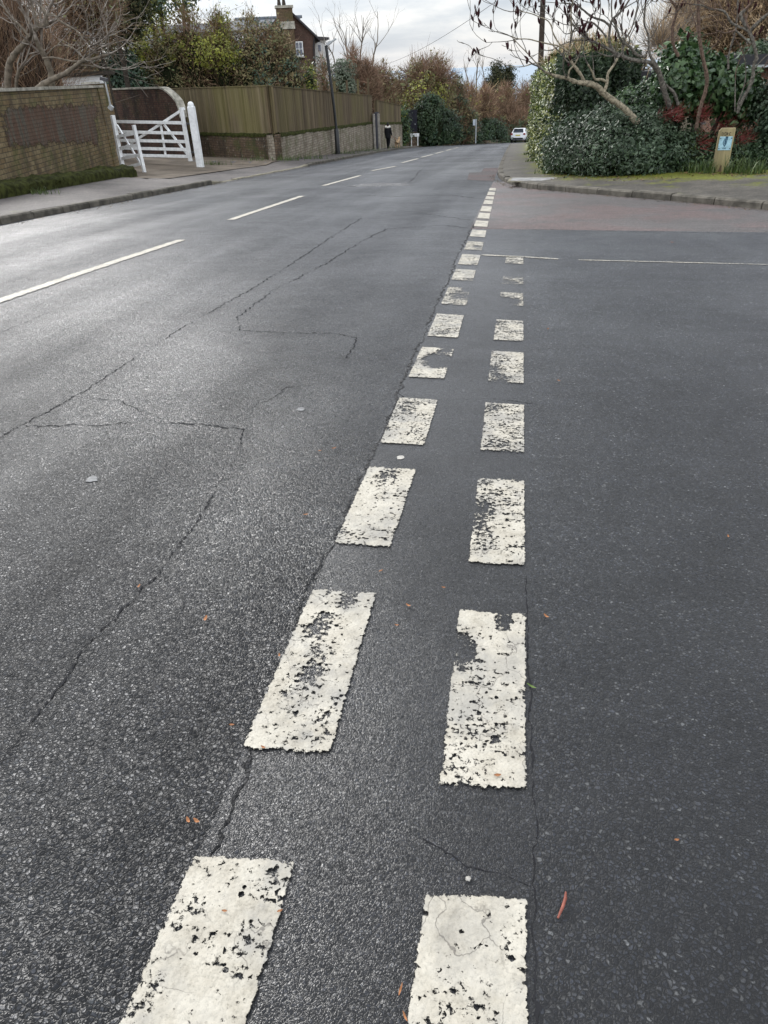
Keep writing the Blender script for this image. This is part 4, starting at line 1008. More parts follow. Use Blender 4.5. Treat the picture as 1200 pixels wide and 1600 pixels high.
DL = [(1338, 1720, .10, ((.12, .75, .22, .25), (.85, .85, .28, .30), (.1, .35, .2, .22), (.75, .62, .2, .22)), 'nearest dash of the left row, large and cream with chipped edges, cut by the bottom edge'),
      (922, 1170, .14, ((.32, .72, .24, .55), (.5, .5, .28, .34), (.38, .32, .30, .34), (.62, .95, .2, .6), (.8, .12, .2, .34), (.9, .25, .12, .3)), 'second dash of the left row, bald in the middle like a ladder of worn holes'),
      (730, 851, .17, ((.45, .85, .28, .36), (.9, .15, .2, .25), (.5, .6, .2, .22)), 'third dash of the left row, mostly whole with a grey scuffed top'),
      (622, 693, .24, ((.3, .75, .3, .30), (.7, .25, .25, .25), (.85, .9, .2, .2)), 'fourth dash of the left row, flecked all over with small dark chips'),
      (543, 590, .26, ((.6, .55, .50, .9), (.9, .55, .4, .8), (.75, .9, .3, .5)), 'fifth dash of the left row, worn away to an L-shaped cream outline'),
      (491, 526, .24, ((.75, .3, .25, .2), (.5, .2, .3, .2)), 'sixth dash of the left row, nearly whole with faint cracks'),
      (449, 476, .40, ((.7, .55, .6, .4), (.85, .9, .3, .5)), 'seventh dash of the left row, scraped into thin streaks'),
      (421, 438, .27, ((.8, .1, .3, .3),), 'eighth dash of the left row, a smeared cream bar'),
      (397.5, 413.5, .24, ((.9, .1, .3, .2),), 'ninth dash of the left row, where the thin line across the side road begins'),
      (377.5, 390.5, .38, ((.75, .4, .4, .4),), 'tenth dash of the left row, faint with a ragged right side'),
      (359.5, 370, .18, (), 'eleventh dash of the left row, just before the joint of pink asphalt'),
      (345, 354, .10, (), 'twelfth dash of the left row, first one beyond the joint'),
      (333, 341.5, .08, (), 'thirteenth dash of the left row, small bright and whole'),
      (322.5, 330.5, .08, (), 'fourteenth dash of the left row, fifth from its far end'),
      (313, 319, .12, (), 'fifteenth dash of the left row, fourth from its far end'),
      (307, 311.7, .12, (), 'sixteenth dash of the left row, third from its far end'),
      (300, 305.3, .12, (), 'next to last dash of the left row, short of the right kerb corner'),
      (294, 297.8, .12, (), 'farthest tiny dash of the left row beside the right kerb corner')]
for i, (a, b_, w_, sp, lab) in enumerate(DL): dash(LL, LR, a, b_, lab, gL, w_, sp, 100+i)
DR = [(1398, 1720, .12, ((.1, .25, .25, .3), (.9, .5, .12, .2)), 'nearest dash of the right row, broad cream block cut by the bottom edge'),
      (955, 1228, .15, ((.05, .72, .28, .7), (.25, .62, .25, .35), (.68, .93, .17, .8), (.4, .2, .4, .13)), 'second dash of the right row, with a bite out of its left side and a dark hole at top'),
      (748, 880, .24, ((.05, .55, .42, .6), (.25, .25, .3, .28), (.45, .7, .35, .2)), 'third dash of the right row, worn away along its left half'),
      (630, 705, .28, ((.2, .85, .3, .3), (.4, .1, .35, .25)), 'fourth dash of the right row, evenly streaked with grey'),
      (549, 597.5, .32, ((.2, .35, .35, .35), (.3, .05, .4, .45)), 'fifth dash of the right row, with its near left corner gone'),
      (500, 532, .30, ((.15, .8, .3, .35),), 'sixth dash of the right row, streaked and square'),
      (457, 477, .42, ((.25, .3, .7, .7),), 'seventh dash of the right row, reduced to a wedge at its right'),
      (432, 444, .56, ((.3, .3, .5, .4),), 'eighth dash of the right row, almost worn off'),
      (400.5, 412, .36, ((.2, .1, .4, .3),), 'farthest dash of the right row, crossed by the thin line')]
for i, (a, b_, w_, sp, lab) in enumerate(DR): dash(RL, RR, a, b_, lab, gR, w_, sp, 200+i)

def line_mark(pts, w, label, group, wear, seed, n=40):
    P = [gp(*p, fn=road_z) for p in pts]; V = []; W = []
    a, b_ = P[0], P[-1]; d = (b_-a)[:2]; L = np.linalg.norm(d); d /= L; nn = np.array([-d[1], d[0]])
    for j in range(n+1):
        t = -.02+1.04*j/n; s = t*(len(P)-1); k = min(max(int(s), 0), len(P)-2); c = P[k]+(P[k+1]-P[k])*(s-k)
        for i in range(7):
            u = -.15+1.3*i/6; q = c[:2]+nn*w*(u-.5); e = min(u, 1-u, t*L/w, (1-t)*L/w)
            V.append((q[0], q[1], prof(q[1])+.0065)); W.append(wear+max(0, (.10-e)/.2)*.6)
    mb = MB(); mb.add(np.array(V), np.array([[j*7+i, j*7+i+1, (j+1)*7+i+1, (j+1)*7+i] for j in range(n) for i in range(6)]))
    return tag(mb.build('road_marking', M['paint'], attr={'wear': W}), label, 'road marking', group)
gC = 'centre line dashes of the main road'
for i, (a, b_, lab) in enumerate((((-120, 512), (285, 375), 'long nearest centre dash, running out of the left edge'), ((360, 344), (472, 306.5), 'second centre dash up the road, long and clean'),
        ((505, 290.5), (563, 274.5), 'third centre dash up the road, opposite the corner kerb'), ((581, 267), (618, 260), 'fourth centre dash up the road, level with the lamp post'),
        ((628, 254.5), (653, 248), 'fifth centre dash up the road, left of the far pink patch'), ((658, 246), (676, 241.5), 'sixth centre dash up the road, short and distant'),
        ((680, 240), (693, 236.8), 'seventh centre dash up the road, tiny and distant'), ((697, 235.5), (706, 233), 'eighth centre dash up the road, level with the end of the left kerb'), ((709, 232.3), (716, 230.5), 'farthest centre dash before the road turns behind the hedge'))):
    line_mark([a, b_], .12, lab, gC, .05, 300+i)
line_mark([(752, 399), (818, 402), (872, 405.5)], .055, 'thin white line across the side road, its left piece running through the dashes', 'thin line across the side road', .16, 330)
line_mark([(903, 406.8), (1050, 410.5), (1230, 415)], .035, 'thin faint white line across the side road, its right piece reaching the edge', 'thin line across the side road', .24, 331)

# ------------------------------------------------------------------ litter on the road
def flat_leaf(px, py, L, W, rot, mat, name, label, cat, group, curl=.25):
    p = gp(px, py, road_z); r = np.random.default_rng(int(px*7+py)); V = []
    for i in range(7):
        t = i/6; w = W*math.sin(PI*min(max(t, .06), .94))**.7/2; z = curl*L*(t-.5)**2*2
        for u in (-1, 0, 1): V.append((L*(t-.5), u*w+.1*W*math.sin(5*t), z+abs(u)*w*.5*curl*2+r.normal(0, .0004)))
    V = np.array(V); c, s_ = math.cos(rot), math.sin(rot)
    V = np.stack([V[:, 0]*c-V[:, 1]*s_, V[:, 0]*s_+V[:, 1]*c, V[:, 2]], 1)
    mb = MB(); mb.add(V, np.array([[i*3+k, i*3+k+1, (i+1)*3+k+1, (i+1)*3+k] for i in range(6) for k in range(2)]), 0, True)
    o = mb.build(name, mat); o.location = (p[0], p[1], p[2]+.009)
    return tag(o, label, cat, group)
gF = 'dead leaf scraps on the road'
for i, (px, py, L, lab) in enumerate(((322, 970, .022, 'orange leaf scrap on the left asphalt, left of the second left dash'), (638, 949, .016, 'orange leaf scrap between the two dash rows, level with their second dashes'),
        (693, 921, .012, 'tiny orange scrap left of the top of the second right dash'), (853, 966, .018, 'orange scrap just right of the second right dash'), (595, 895, .014, 'yellowish scrap just below the third left dash'),
        (873, 597, .020, 'pale leaf scrap right of the fifth right dash'), (478, 807, .018, 'dark orange scrap left of the third left dash'), (856, 516, .022, 'pale scrap right of the sixth right dash'),
        (308, 1286, .016, 'orange scrap above the nearest left dash'), (295, 1285, .015, 'darker orange scrap in the asphalt above the nearest left dash'), (363, 1136, .012, 'orange scrap left of the foot of the second left dash'),
        (352, 1427, .010, 'orange scrap lying on the nearest left dash'), (438, 1427, .010, 'orange scrap at the right edge of the nearest left dash'), (412, 1171, .012, 'brown scrap at the foot of the second left dash'),
        (777, 1215, .015, 'brown scrap lying on the foot of the second right dash'), (1050, 380, .035, 'orange scrap on the side road near the joint'), (522, 703, .020, 'orange scrap left of the fourth left dash'),
        (1137, 841, .014, 'tiny orange scrap on the right asphalt by the edge'), (218, 919, .015, 'orange scrap in the long crack of the left asphalt'), (437, 1027, .012, 'orange scrap beside the left edge of the second left dash'),
        (620, 980, .012, 'faint scrap under the middle scrap between the rows'), (1056, 1316, .010, 'rusty scrap in the coarse asphalt at lower right'), (500, 707, .016, 'rusty scrap beside a short crack left of the fourth left dash'))):
    flat_leaf(px, py, L*1.15, L*.5, (px*1.7) % 3.1, M['deadleaf'], 'leaf_scrap', lab, 'leaf', gF)
flat_leaf(626, 1550, .022, .004, 1.45, M['deadleaf'], 'leaf_stalk', 'thin orange stalk left of the nearest right dash', 'stalk', None); flat_leaf(633, 1592, .018, .004, 2.2, M['deadleaf'], 'leaf_stalk', 'short yellow stalk at the bottom edge left of the nearest right dash', 'stalk', None)
flat_leaf(830, 1076, .028, .007, -.5, M['greenleaf'], 'green_sprig', 'small green sprig at the right edge of the second right dash', 'sprig', None)
p = gp(879, 1418, road_z); mb = MB(); tube(mb, [p+np.array(k) for k in ((-.011, -.027, .008), (-.002, -.008, .012), (.005, .012, .012), (.007, .028, .008))], [.002, .003, .0035, .002], 6)
tag(mb.build('leaf_stalk', M['redleaf']), 'curved red stalk on the coarse asphalt, right of the nearest right dash', 'stalk')
def pebble(px, py, s, mat, name, label, cat, flat=.5, up=.004):
    p = gp(px, py, road_z); r = np.random.default_rng(int(px)); bm = bmesh.new(); bmesh.ops.create_icosphere(bm, subdivisions=2, radius=s)
    for v in bm.verts: v.co *= 1+r.normal(0, .2); v.co.z *= flat
    me = bpy.data.meshes.new(name); bm.to_mesh(me); bm.free(); me.materials.append(mat); o = bpy.data.objects.new(name, me); COL.objects.link(o); o.location = (p[0], p[1], p[2]+up); return tag(o, label, cat)
pebble(731, 1376, .0052, M['pebble'], 'pebble', 'small white pebble above the nearest right dash', 'pebble', .6, .006)
pebble(144, 750, .026, M['gum'], 'gum_spot', 'pale flattened spot on the left asphalt below the long crack', 'spot', .08)
pebble(470, 640, .022, M['gum'], 'gum_spot', 'pale flattened spot on the asphalt left of the fourth left dash', 'spot', .06)
pebble(626, 716, .018, M['pebble'], 'paint_flake', 'small cream paint flake between the third and fourth left dashes', 'flake', .05)
# shallow worn pothole with light chippings
hole = gp(600, 290.5, road_z); mb = MB(); r = np.random.default_rng(8); V = [(0, 0, .006)]
for k in range(22): a = 2*PI*k/22; V.append((1.0*math.cos(a)*(1+r.normal(0, .2)), .42*math.sin(a)*(1+r.normal(0, .25)), .0045))
mb.add(np.array(V), [[0, k+1, (k+1) % 22+1] for k in range(22)])
o = tag(mb.build('pothole_patch', asphalt('pale_chippings', 30., (.10, .10, .105), (.17, .17, .18), (.40, .40, .40), rough=.4, bump=1., patch=.4)), 'pale broken pothole patch in the road beyond the second centre dash', 'pothole'); o.location = hole

# ------------------------------------------------------------------ car
def car():
    P0 = np.array([*at(808.5, 222, 90.)[:2], 0]); P0[2] = prof(P0[1])
    t = thing('parked_car', 'white hatchback seen from behind at the far bend beside the clipped hedge', 'car', P0, -.16)
    t.rotation_euler = (math.atan(-.079), 0, -.16)
    paint = plain('white_car_paint', (.80, .81, .83), .25, .5, .02); dark = plain('car_black_plastic', (.02, .02, .022), .5, .4, .1); glass = plain('car_glass', (.05, .06, .075), .08, .8, .1)
    rub = plain('tyre_rubber', (.02, .02, .02), .85, .2, .1); red = plain('tail_lamp_red', (.22, .02, .02), .2, .6, .1); plate = plain('yellow_plate', (.55, .45, .08), .5, .3, .05)
    # body: rings along y (0 = rear), each ring from sill round over the shoulder
    st = [(0.0, .74, .42, .95), (.10, .82, .30, 1.00), (.5, .865, .24, 1.0), (1.3, .87, .22, .97), (2.4, .865, .22, .95), (3.1, .85, .22, .90), (3.7, .80, .24, .80), (3.95, .66, .30, .66)]
    mb = MB(); V = []
    for y, hw, zb, zt in st:
        V += [(-hw*.86, y, zb), (-hw, y, zb+.18), (-hw*1.0, y, zt-.22), (-hw*.94, y, zt-.04), (-hw*.80, y, zt), (hw*.80, y, zt), (hw*.94, y, zt-.04), (hw*1.0, y, zt-.22), (hw, y, zb+.18), (hw*.86, y, zb)]
    k = 10; f = [[i*k+j, i*k+(j+1) % k, (i+1)*k+(j+1) % k, (i+1)*k+j] for i in range(len(st)-1) for j in range(k)]
    mb.add(np.array(V), [np.array(f)], 0, True); mb.add(np.array(V[:k]), [list(range(k-1, -1, -1))]); mb.add(np.array(V[-k:]), [list(range(k))]); mb.build('body', paint, t)
    # cabin
    mb = MB(); cs = [(.10, .68, .97, .98), (.32, .62, .97, 1.30), (.62, .585, .97, 1.44), (1.4, .59, .95, 1.465), (2.0, .58, .95, 1.42), (2.75, .66, .93, .98)]; V = []
    for y, hw, zb, zt in cs: V += [(-.76, y, .94), (-hw-.03, y, zt-.10 if zt > 1.1 else zt), (-hw+.08, y, zt), (hw-.08, y, zt), (hw+.03, y, zt-.10 if zt > 1.1 else zt), (.76, y, .94)]
    f = [[i*6+j, i*6+j+1, (i+1)*6+j+1, (i+1)*6+j] for i in range(len(cs)-1) for j in range(5)]; mb.add(np.array(V), [np.array(f)], 0, True); mb.build('roof', paint, t)
    mb = MB(); mb.add(np.array([(-.56, .085, 1.0), (.56, .085, 1.0), (.47, .375, 1.33), (-.47, .375, 1.33)]), [[0, 1, 2, 3]])
    V = np.array([(-.58, .10, 1.03), (.58, .10, 1.03), (.49, .40, 1.36), (-.49, .40, 1.36)])+np.array([0, -.03, .02]); mb.add(np.concatenate([V, V+np.array([0, .012, 0])]), [f_[::-1] for f_ in BOXF][:2]+[[0, 1, 5, 4]]); mb.build('rear_window', glass, t)
    for s in (-1, 1):
        mb = MB(); mb.add(np.array([(s*.775, .75, .99), (s*.775, 2.45, .99), (s*.63, 2.0, 1.36), (s*.635, .85, 1.37)]), [[0, 1, 2, 3]]); mb.build('side_window', glass, t)
        mb = MB(); box(mb, (s*.70, .03, .86), (.24, .10, .18), ch=.02); mb.build('tail_lamp', red, t)
        mb = MB(); box(mb, (s*.97, 2.35, 1.02), (.17, .10, .13), ch=.02); mb.build('mirror', paint, t)
        for y in (.68, 3.2):
            e = bpy.data.objects.new('wheel', None); COL.objects.link(e); e.parent = t; e.location = (s*.78, y, .31); e.rotation_euler = (0, PI/2, 0)
            mb = MB(); lathe(mb, (0, 0, 0), [(.19, -.10), (.29, -.10), (.31, -.07), (.31, .07), (.29, .10), (.19, .10), (.19, -.10)], 20); mb.build('tyre', rub, e)
            mb = MB(); lathe(mb, (0, 0, 0), [(0, -.085), (.19, -.085), (.19, .085), (0, .085)], 14); mb.build('rim', M['galv'], e)
    mb = MB(); box(mb, (0, .03, .42), (1.15, .14, .16), ch=.03); mb.build('bumper_insert', dark, t)
    mb = MB(); box(mb, (0, -.012, .74), (.52, .02, .11)); mb.build('number_plate', plate, t)
    mb = MB(); box(mb, (0, .22, 1.43), (1.0, .3, .03), ch=.01); mb.build('spoiler', paint, t)
car()

# ------------------------------------------------------------------ walker and dog
def skin(name, verts, edges, radii, mat, parent, root=0, lv=1):
    me = bpy.data.meshes.new(name); me.from_pydata(verts, edges, []); me.update(); o = bpy.data.objects.new(name, me); COL.objects.link(o); o.parent = parent
    sk = o.modifiers.new('skin', 'SKIN'); sk.use_smooth_shade = True
    if not me.skin_vertices: bpy.context.view_layer.objects.active = o; bpy.ops.mesh.customdata_skin_add()
    for i, r_v in enumerate(radii):
        rr_ = r_v if isinstance(r_v, tuple) else (r_v, r_v); me.skin_vertices[0].data[i].radius = rr_
    me.skin_vertices[0].data[root].use_root = True
    sb = o.modifiers.new('sub', 'SUBSURF'); sb.levels = lv; sb.render_levels = lv; me.materials.append(mat); return o
def bake(o):
    dg = bpy.context.evaluated_depsgraph_get(); me = bpy.data.meshes.new_from_object(o.evaluated_get(dg)); o.modifiers.clear(); o.data = me
def walker():
    P0 = gp(606.8, 232.6, LZ); t = thing('person', 'person walking away in a black coat with pale fur hood, beside a tan dog', 'person', P0, -.15)
    skinm = plain('skin', (.45, .28, .20), .6, .3, .1); black = plain('black_coat_cloth', (.010, .010, .012), .8, .15, .3); hair = plain('black_hair', (.012, .010, .010), .6, .3, .3); fur = plain('pale_fur_trim', (.66, .63, .58), .95, .1, .35, 30., bump=.8); trou = plain('black_trousers', (.008, .008, .010), .85, .15, .3); boot = plain('black_boots', (.010, .010, .010), .5, .4, .2)
    s = (z_at(P0, 192.3)-P0[2])/1.66
    t.scale = (s, s, s)
    v = [(0, 0, .92), (0, 0, 1.08), (0, .01, 1.25), (0, .02, 1.37), (0, .03, 1.45), (0, .05, 1.52),        # 0 pelvis .. 5 head base
         (-.16, .02, 1.36), (-.21, .03, 1.10), (-.20, .10, .88), (-.19, .12, .82),                            # left arm 6..9
         (.16, .02, 1.36), (.23, .0, 1.10), (.26, .06, .88), (.265, .08, .82),                                # right arm 10..13
         (-.08, 0, .86), (-.085, .10, .48), (-.085, .13, .09), (-.085, .25, .04),                             # left leg
         (.08, 0, .86), (.085, .03, .47), (.085, -.20, .13), (.085, -.11, .03)]
    e = [(0, 1), (1, 2), (2, 3), (3, 4), (4, 5), (3, 6), (6, 7), (7, 8), (8, 9), (3, 10), (10, 11), (11, 12), (12, 13), (0, 14), (14, 15), (15, 16), (16, 17), (0, 18), (18, 19), (19, 20), (20, 21)]
    rad = [.13, .12, .13, .11, .05, .055, .055, .045, .034, .03, .055, .045, .034, .03, .085, .06, .045, .04, .085, .06, .045, .04]
    # fingers and thumbs, head
    for hand, sx in ((9, -1), (13, 1)):
        hx_, hy_, hz_ = v[hand]
        for k, ln in enumerate((.055, .07, .075, .068)):
            o1 = len(v); yy = hy_-.025+k*.019
            v.append((hx_, yy, hz_-.05)); v.append((hx_-sx*.012, yy+.004, hz_-.05-ln*.5)); v.append((hx_-sx*.03, yy+.004, hz_-.05-ln)); rad += [.010, .009, .007]; e += [(hand, o1), (o1, o1+1), (o1+1, o1+2)]
        o1 = len(v); v.append((hx_-sx*.015, hy_+.045, hz_-.03)); v.append((hx_-sx*.03, hy_+.06, hz_-.065)); rad += [.011, .008]; e += [(hand, o1), (o1, o1+1)]
    h1 = len(v); v += [(0, .055, 1.58), (0, .05, 1.64)]; rad += [.085, .07]; e += [(5, h1), (h1, h1+1)]
    b = skin('body', v, e, rad, skinm, t); bake(b)
    mb = MB()                                           # face, seen only from the far side
    eyem = plain('eye', (.03, .025, .02), .3, .5, .1)
    for x in (-.032, .032): mb = MB(); lathe(mb, (x, .135, 1.585), [(0, -.012), (.012, 0), (0, .012)], 8); mb.build('eye', eyem, b)
    mb = MB(); mb.add(np.array([(-.012, .135, 1.56), (.012, .135, 1.56), (0, .165, 1.558), (0, .14, 1.60)]), [[0, 1, 2], [1, 3, 2], [3, 0, 2]]); mb.build('nose', skinm, b)
    mb = MB(); beam(mb, (-.025, .132, 1.525), (.025, .132, 1.525), .012, .012); mb.build('mouth', plain('lips', (.30, .12, .10), .5, .3, .1), b)
    # coat: lofted rings from hem to collar
    def loft(name, rings, mat, seg=18, pleat=0):
        mb = MB(); V = []
        for (cx, cy, z, rx, ry) in rings:
            for k in range(seg):
                a = 2*PI*k/seg; q = 1+pleat*math.sin(5*a+z*9); V.append((cx+rx*q*math.cos(a), cy+ry*q*math.sin(a), z))
        mb.add(np.array(V), [np.array([[i*seg+k, i*seg+(k+1) % seg, (i+1)*seg+(k+1) % seg, (i+1)*seg+k] for i in range(len(rings)-1) for k in range(seg)])], 0, True)
        mb.add(np.array(V[:seg]), [list(range(seg-1, -1, -1))]); return mb.build(name, mat, t)
    loft('coat', [(0, 0, .70, .205, .18), (0, 0, .80, .205, .175), (0, 0, .95, .195, .16), (0, 0, 1.08, .18, .145), (0, .01, 1.22, .195, .15), (0, .02, 1.34, .20, .13), (0, .025, 1.40, .14, .11), (0, .03, 1.45, .08, .08)], black, 18, .025)
    for nm, pts in (('sleeve', ((-.165, .02, 1.36), (-.215, .03, 1.10), (-.205, .10, .87))), ('sleeve', ((.165, .02, 1.36), (.235, 0, 1.10), (.265, .06, .87)))):
        mb = MB(); tube(mb, pts, [.075, .065, .052], 10); mb.build(nm, black, t)
    for pts in (((-.08, 0, .88), (-.085, .10, .48), (-.085, .13, .14)), ((.08, 0, .88), (.085, .03, .47), (.085, -.20, .17))):
        mb = MB(); tube(mb, pts, [.098, .075, .062], 10); mb.build('trouser_leg', trou, t)
    for (x, y, z, pit) in ((-.085, .17, .05, .2), (.085, -.16, .10, -.7)):
        mb = MB(); c, s_ = math.cos(pit), math.sin(pit)
        pts = [(x, y-.10*c, z+.10*s_), (x, y, z), (x, y+.12*c, z-.08*s_-.01)]; tube(mb, [(x, y-.03, z+.12)]+[(x, y-.06*c, z+.0)]+pts[1:], [.055, .055, .05, .035], 8); mb.build('boot', boot, t)
    mb = MB()                                            # hood lying round the neck with fur edge
    pts = [(.155*math.cos(a), .0+.125*math.sin(a), 1.425+.03*math.sin(a)) for a in np.linspace(0, 2*PI, 17)]; tube(mb, pts, .062, 8); mb.build('fur_trim', fur, t)
    mb = MB(); lathe(mb, (0, .045, 1.46), [(.05, 0), (.085, .04), (.098, .10), (.095, .15), (.07, .19), (.035, .215), (0, .22)], 14); hr = mb.build('hair', hair, t)
    mb = MB(); lathe(mb, (0, .03, 1.665), [(0, -.01), (.035, .0), (.045, .03), (.03, .06), (0, .07)], 10); mb.build('hair_bun', hair, hr)
    return t, s, P0
T, S_, PP = walker()
def dog():
    P0 = gp(620.8, 231.6, LZ); t = thing('dog', 'small tan dog trotting away beside the walker in black', 'dog', P0, -.2); t.scale = (.92, .92, .92)
    fur = plain('tan_fur', (.36, .25, .15), .95, .1, .35, 14., bump=.8)
    v = [(0, 0, .42), (0, .16, .43), (0, .30, .42), (0, -.14, .43), (0, .40, .52), (0, .46, .62), (0, .53, .61), (0, .61, .57),
         (-.07, .28, .36), (-.075, .27, .20), (-.075, .31, .10), (-.075, .33, .02), (.07, .30, .36), (.075, .31, .20), (.075, .27, .11), (.075, .26, .02),
         (-.07, -.14, .36), (-.08, -.08, .24), (-.08, -.20, .14), (-.08, -.17, .02), (.07, -.16, .36), (.08, -.14, .24), (.08, -.25, .14), (.08, -.21, .02),
         (0, -.24, .48), (0, -.32, .58), (0, -.31, .68), (-.05, .45, .70), (.05, .45, .70)]
    e = [(0, 1), (1, 2), (0, 3), (2, 4), (4, 5), (5, 6), (6, 7), (2, 8), (8, 9), (9, 10), (10, 11), (2, 12), (12, 13), (13, 14), (14, 15), (3, 16), (16, 17), (17, 18), (18, 19), (3, 20), (20, 21), (21, 22), (22, 23), (3, 24), (24, 25), (25, 26), (5, 27), (5, 28)]
    r = [.12, .135, .14, .11, .085, .085, .06, .04, .06, .04, .03, .035, .06, .04, .03, .035, .075, .055, .032, .035, .075, .055, .032, .035, .035, .035, .03, .03, .03]
    b = skin('body', v, e, r, fur, t); bake(b)
    mb = MB(); lathe(mb, (0, .645, .57), [(0, -.02), (.02, 0), (0, .02)], 8); mb.build('nose', M['soffit'], t)
    mb = MB(); pts = [(.09*math.cos(a), .40+.05*math.sin(a), .53+.06*math.sin(a)) for a in np.linspace(0, 2*PI, 13)]; tube(mb, pts, .012, 6); mb.build('collar', M['redleaf'], t)
    return t, P0
TD, PD_ = dog()
hand = Vector(PP)+Vector((.28*S_, .06*S_, .80*S_)); neck = Vector(PD_)+Vector((.08, .40, .50))
mb = MB(); tube(mb, [np.array(hand), np.array(hand*.5+neck*.5)-np.array([0, 0, .06]), np.array(neck)], .006, 5); tag(mb.build('dog_lead', M['redleaf']), 'thin lead running from the walker to the tan dog', 'lead')

# ------------------------------------------------------------------ vegetation tools
def ELL(x0, y0, x1, y1, Y, ry=None):
    """ellipsoid filling a pixel box at distance Y"""
    cx, cy = (x0+x1)/2, (y0+y1)/2; c = at(cx, cy, Y); rx = abs(at(x1, cy, Y)[0]-at(x0, cy, Y)[0])/2; rz = abs(at(cx, y0, Y)[2]-at(cx, y1, Y)[2])/2
    return (c, np.array([rx, ry or rx, rz]))
def lump(D, seed):
    r = np.random.default_rng(seed); s = np.zeros(len(D))
    for k in range(7): w = r.normal(0, 1, 3)*(2+k*1.3); s += np.sin(D@w+r.uniform(0, 6.28))*(.5/(1+k*.35))
    return s*.28
def shell(ells, n, depth, seed, amp=.22, inner=.8, zmin=None):
    r = np.random.default_rng(seed); A = np.array([(e[1][0]*e[1][1]*e[1][2])**(2/3) for e in ells]); A /= A.sum(); P = []; Nn = []
    got = 0
    while got < n:
        k = r.choice(len(ells), n, p=A); D = r.normal(0, 1, (n, 3)); D /= np.linalg.norm(D, axis=1, keepdims=True)
        C = np.array([e[0] for e in ells])[k]; Rr = np.array([e[1] for e in ells])[k]
        rad = (1+amp*np.array([0.])[0]) - depth*r.random(n)**1.6
        lm = np.zeros(n)
        for j in range(len(ells)): mk = k == j; lm[mk] = lump(D[mk]*1.6, seed*31+j)
        p = C+D*Rr*(rad*(1+amp*lm*2))[:, None]; nn = D/Rr; nn /= np.linalg.norm(nn, axis=1, keepdims=True)
        keep = np.ones(n, bool)
        for j, (c, rr2) in enumerate(ells): keep &= (k == j) | (np.linalg.norm((p-c)/rr2, axis=1) > inner)
        if zmin is not None: keep &= p[:, 2] > zmin
        P.append(p[keep]); Nn.append(nn[keep]); got += keep.sum()
        if not keep.any(): break
    return np.concatenate(P)[:n], np.concatenate(Nn)[:n]
def leaves(mb, P, Nn, size, asp=.55, seed=0, jit=.7, mat=0, droop=.3):
    r = np.random.default_rng(seed); n = len(P)
    nn = Nn+r.normal(0, jit, (n, 3)); nn[:, 2] += .25; nn /= np.linalg.norm(nn, axis=1, keepdims=True)
    t = np.cross(nn, r.normal(0, 1, (n, 3))+np.array([0, 0, -droop])); t /= np.linalg.norm(t, axis=1, keepdims=True)+1e-9; b = np.cross(nn, t)
    s = size*np.exp(r.normal(0, .28, n)); h = (s*.5)[:, None]; w = (s*asp*.5)[:, None]
    V = np.stack([P-t*h, P+b*w-nn*w*.25+t*h*-.1, P+t*h, P-b*w-nn*w*.25-t*h*.1], 1).reshape(-1, 3)
    mb.add(V, np.arange(4*n).reshape(n, 4), mat)
def clump_leaves(mb, ells, ncl, per, cr, size, seed, asp=.55, mat=0, depth=.22, amp=.22, jit=.6, zmin=None):
    r = np.random.default_rng(seed+1); C, Nn = shell(ells, ncl, depth, seed, amp, zmin=zmin); n = len(C)
    P = np.repeat(C, per, 0)+r.normal(0, 1, (n*per, 3))*(cr*np.exp(r.normal(0, .35, n)).repeat(per))[:, None]*np.array([1, 1, .8])*.6
    leaves(mb, P, np.repeat(Nn, per, 0), size, asp, seed+2, jit, mat)
def twigs(mb, P, D, L, w, seed, jit=.35, mat=0):
    r = np.random.default_rng(seed); n = len(P); d = D+r.normal(0, jit, (n, 3)); d /= np.linalg.norm(d, axis=1, keepdims=True)
    b = np.cross(d, r.normal(0, 1, (n, 3))); b /= np.linalg.norm(b, axis=1, keepdims=True)+1e-9
    l = (L*np.exp(r.normal(0, .35, n)))[:, None]; ww = (w*np.exp(r.normal(0, .25, n)))[:, None]
    m_ = P+d*l*.5+b*l*r.normal(0, .06, n)[:, None]
    V = np.stack([P-b*ww*.5, P+b*ww*.5, m_+b*ww*.4, m_-b*ww*.4, P+d*l+b*ww*.15, P+d*l-b*ww*.15], 1).reshape(-1, 3); base = np.arange(n)[:, None]*6
    mb.add(V, np.concatenate([np.array([[0, 1, 2, 3]])+base, np.array([[3, 2, 4, 5]])+base]), mat)
def twig_cloud(mb, ells, n, L, w, seed, upw=1., depth=.8, mat=0, jit=.35, amp=.22):
    n = int(n*2.); P, Nn = shell(ells, n, depth, seed, amp, inner=.2); P = P-Nn*L*.27
    twigs(mb, P, Nn*.8+np.array([0, 0, upw*.55]), L*.55, w*.8, seed+3, jit+.25, mat)
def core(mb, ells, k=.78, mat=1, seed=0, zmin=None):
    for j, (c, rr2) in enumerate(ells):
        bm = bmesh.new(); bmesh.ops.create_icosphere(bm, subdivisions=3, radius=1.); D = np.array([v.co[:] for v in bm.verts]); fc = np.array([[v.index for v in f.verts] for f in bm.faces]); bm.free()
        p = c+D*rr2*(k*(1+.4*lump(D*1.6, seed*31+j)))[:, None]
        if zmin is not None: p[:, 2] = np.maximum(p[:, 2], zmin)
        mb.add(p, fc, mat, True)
def base_of(ells, zf):
    c = ells[0][0]; return np.array([c[0], c[1], zf(c[0], c[1])])
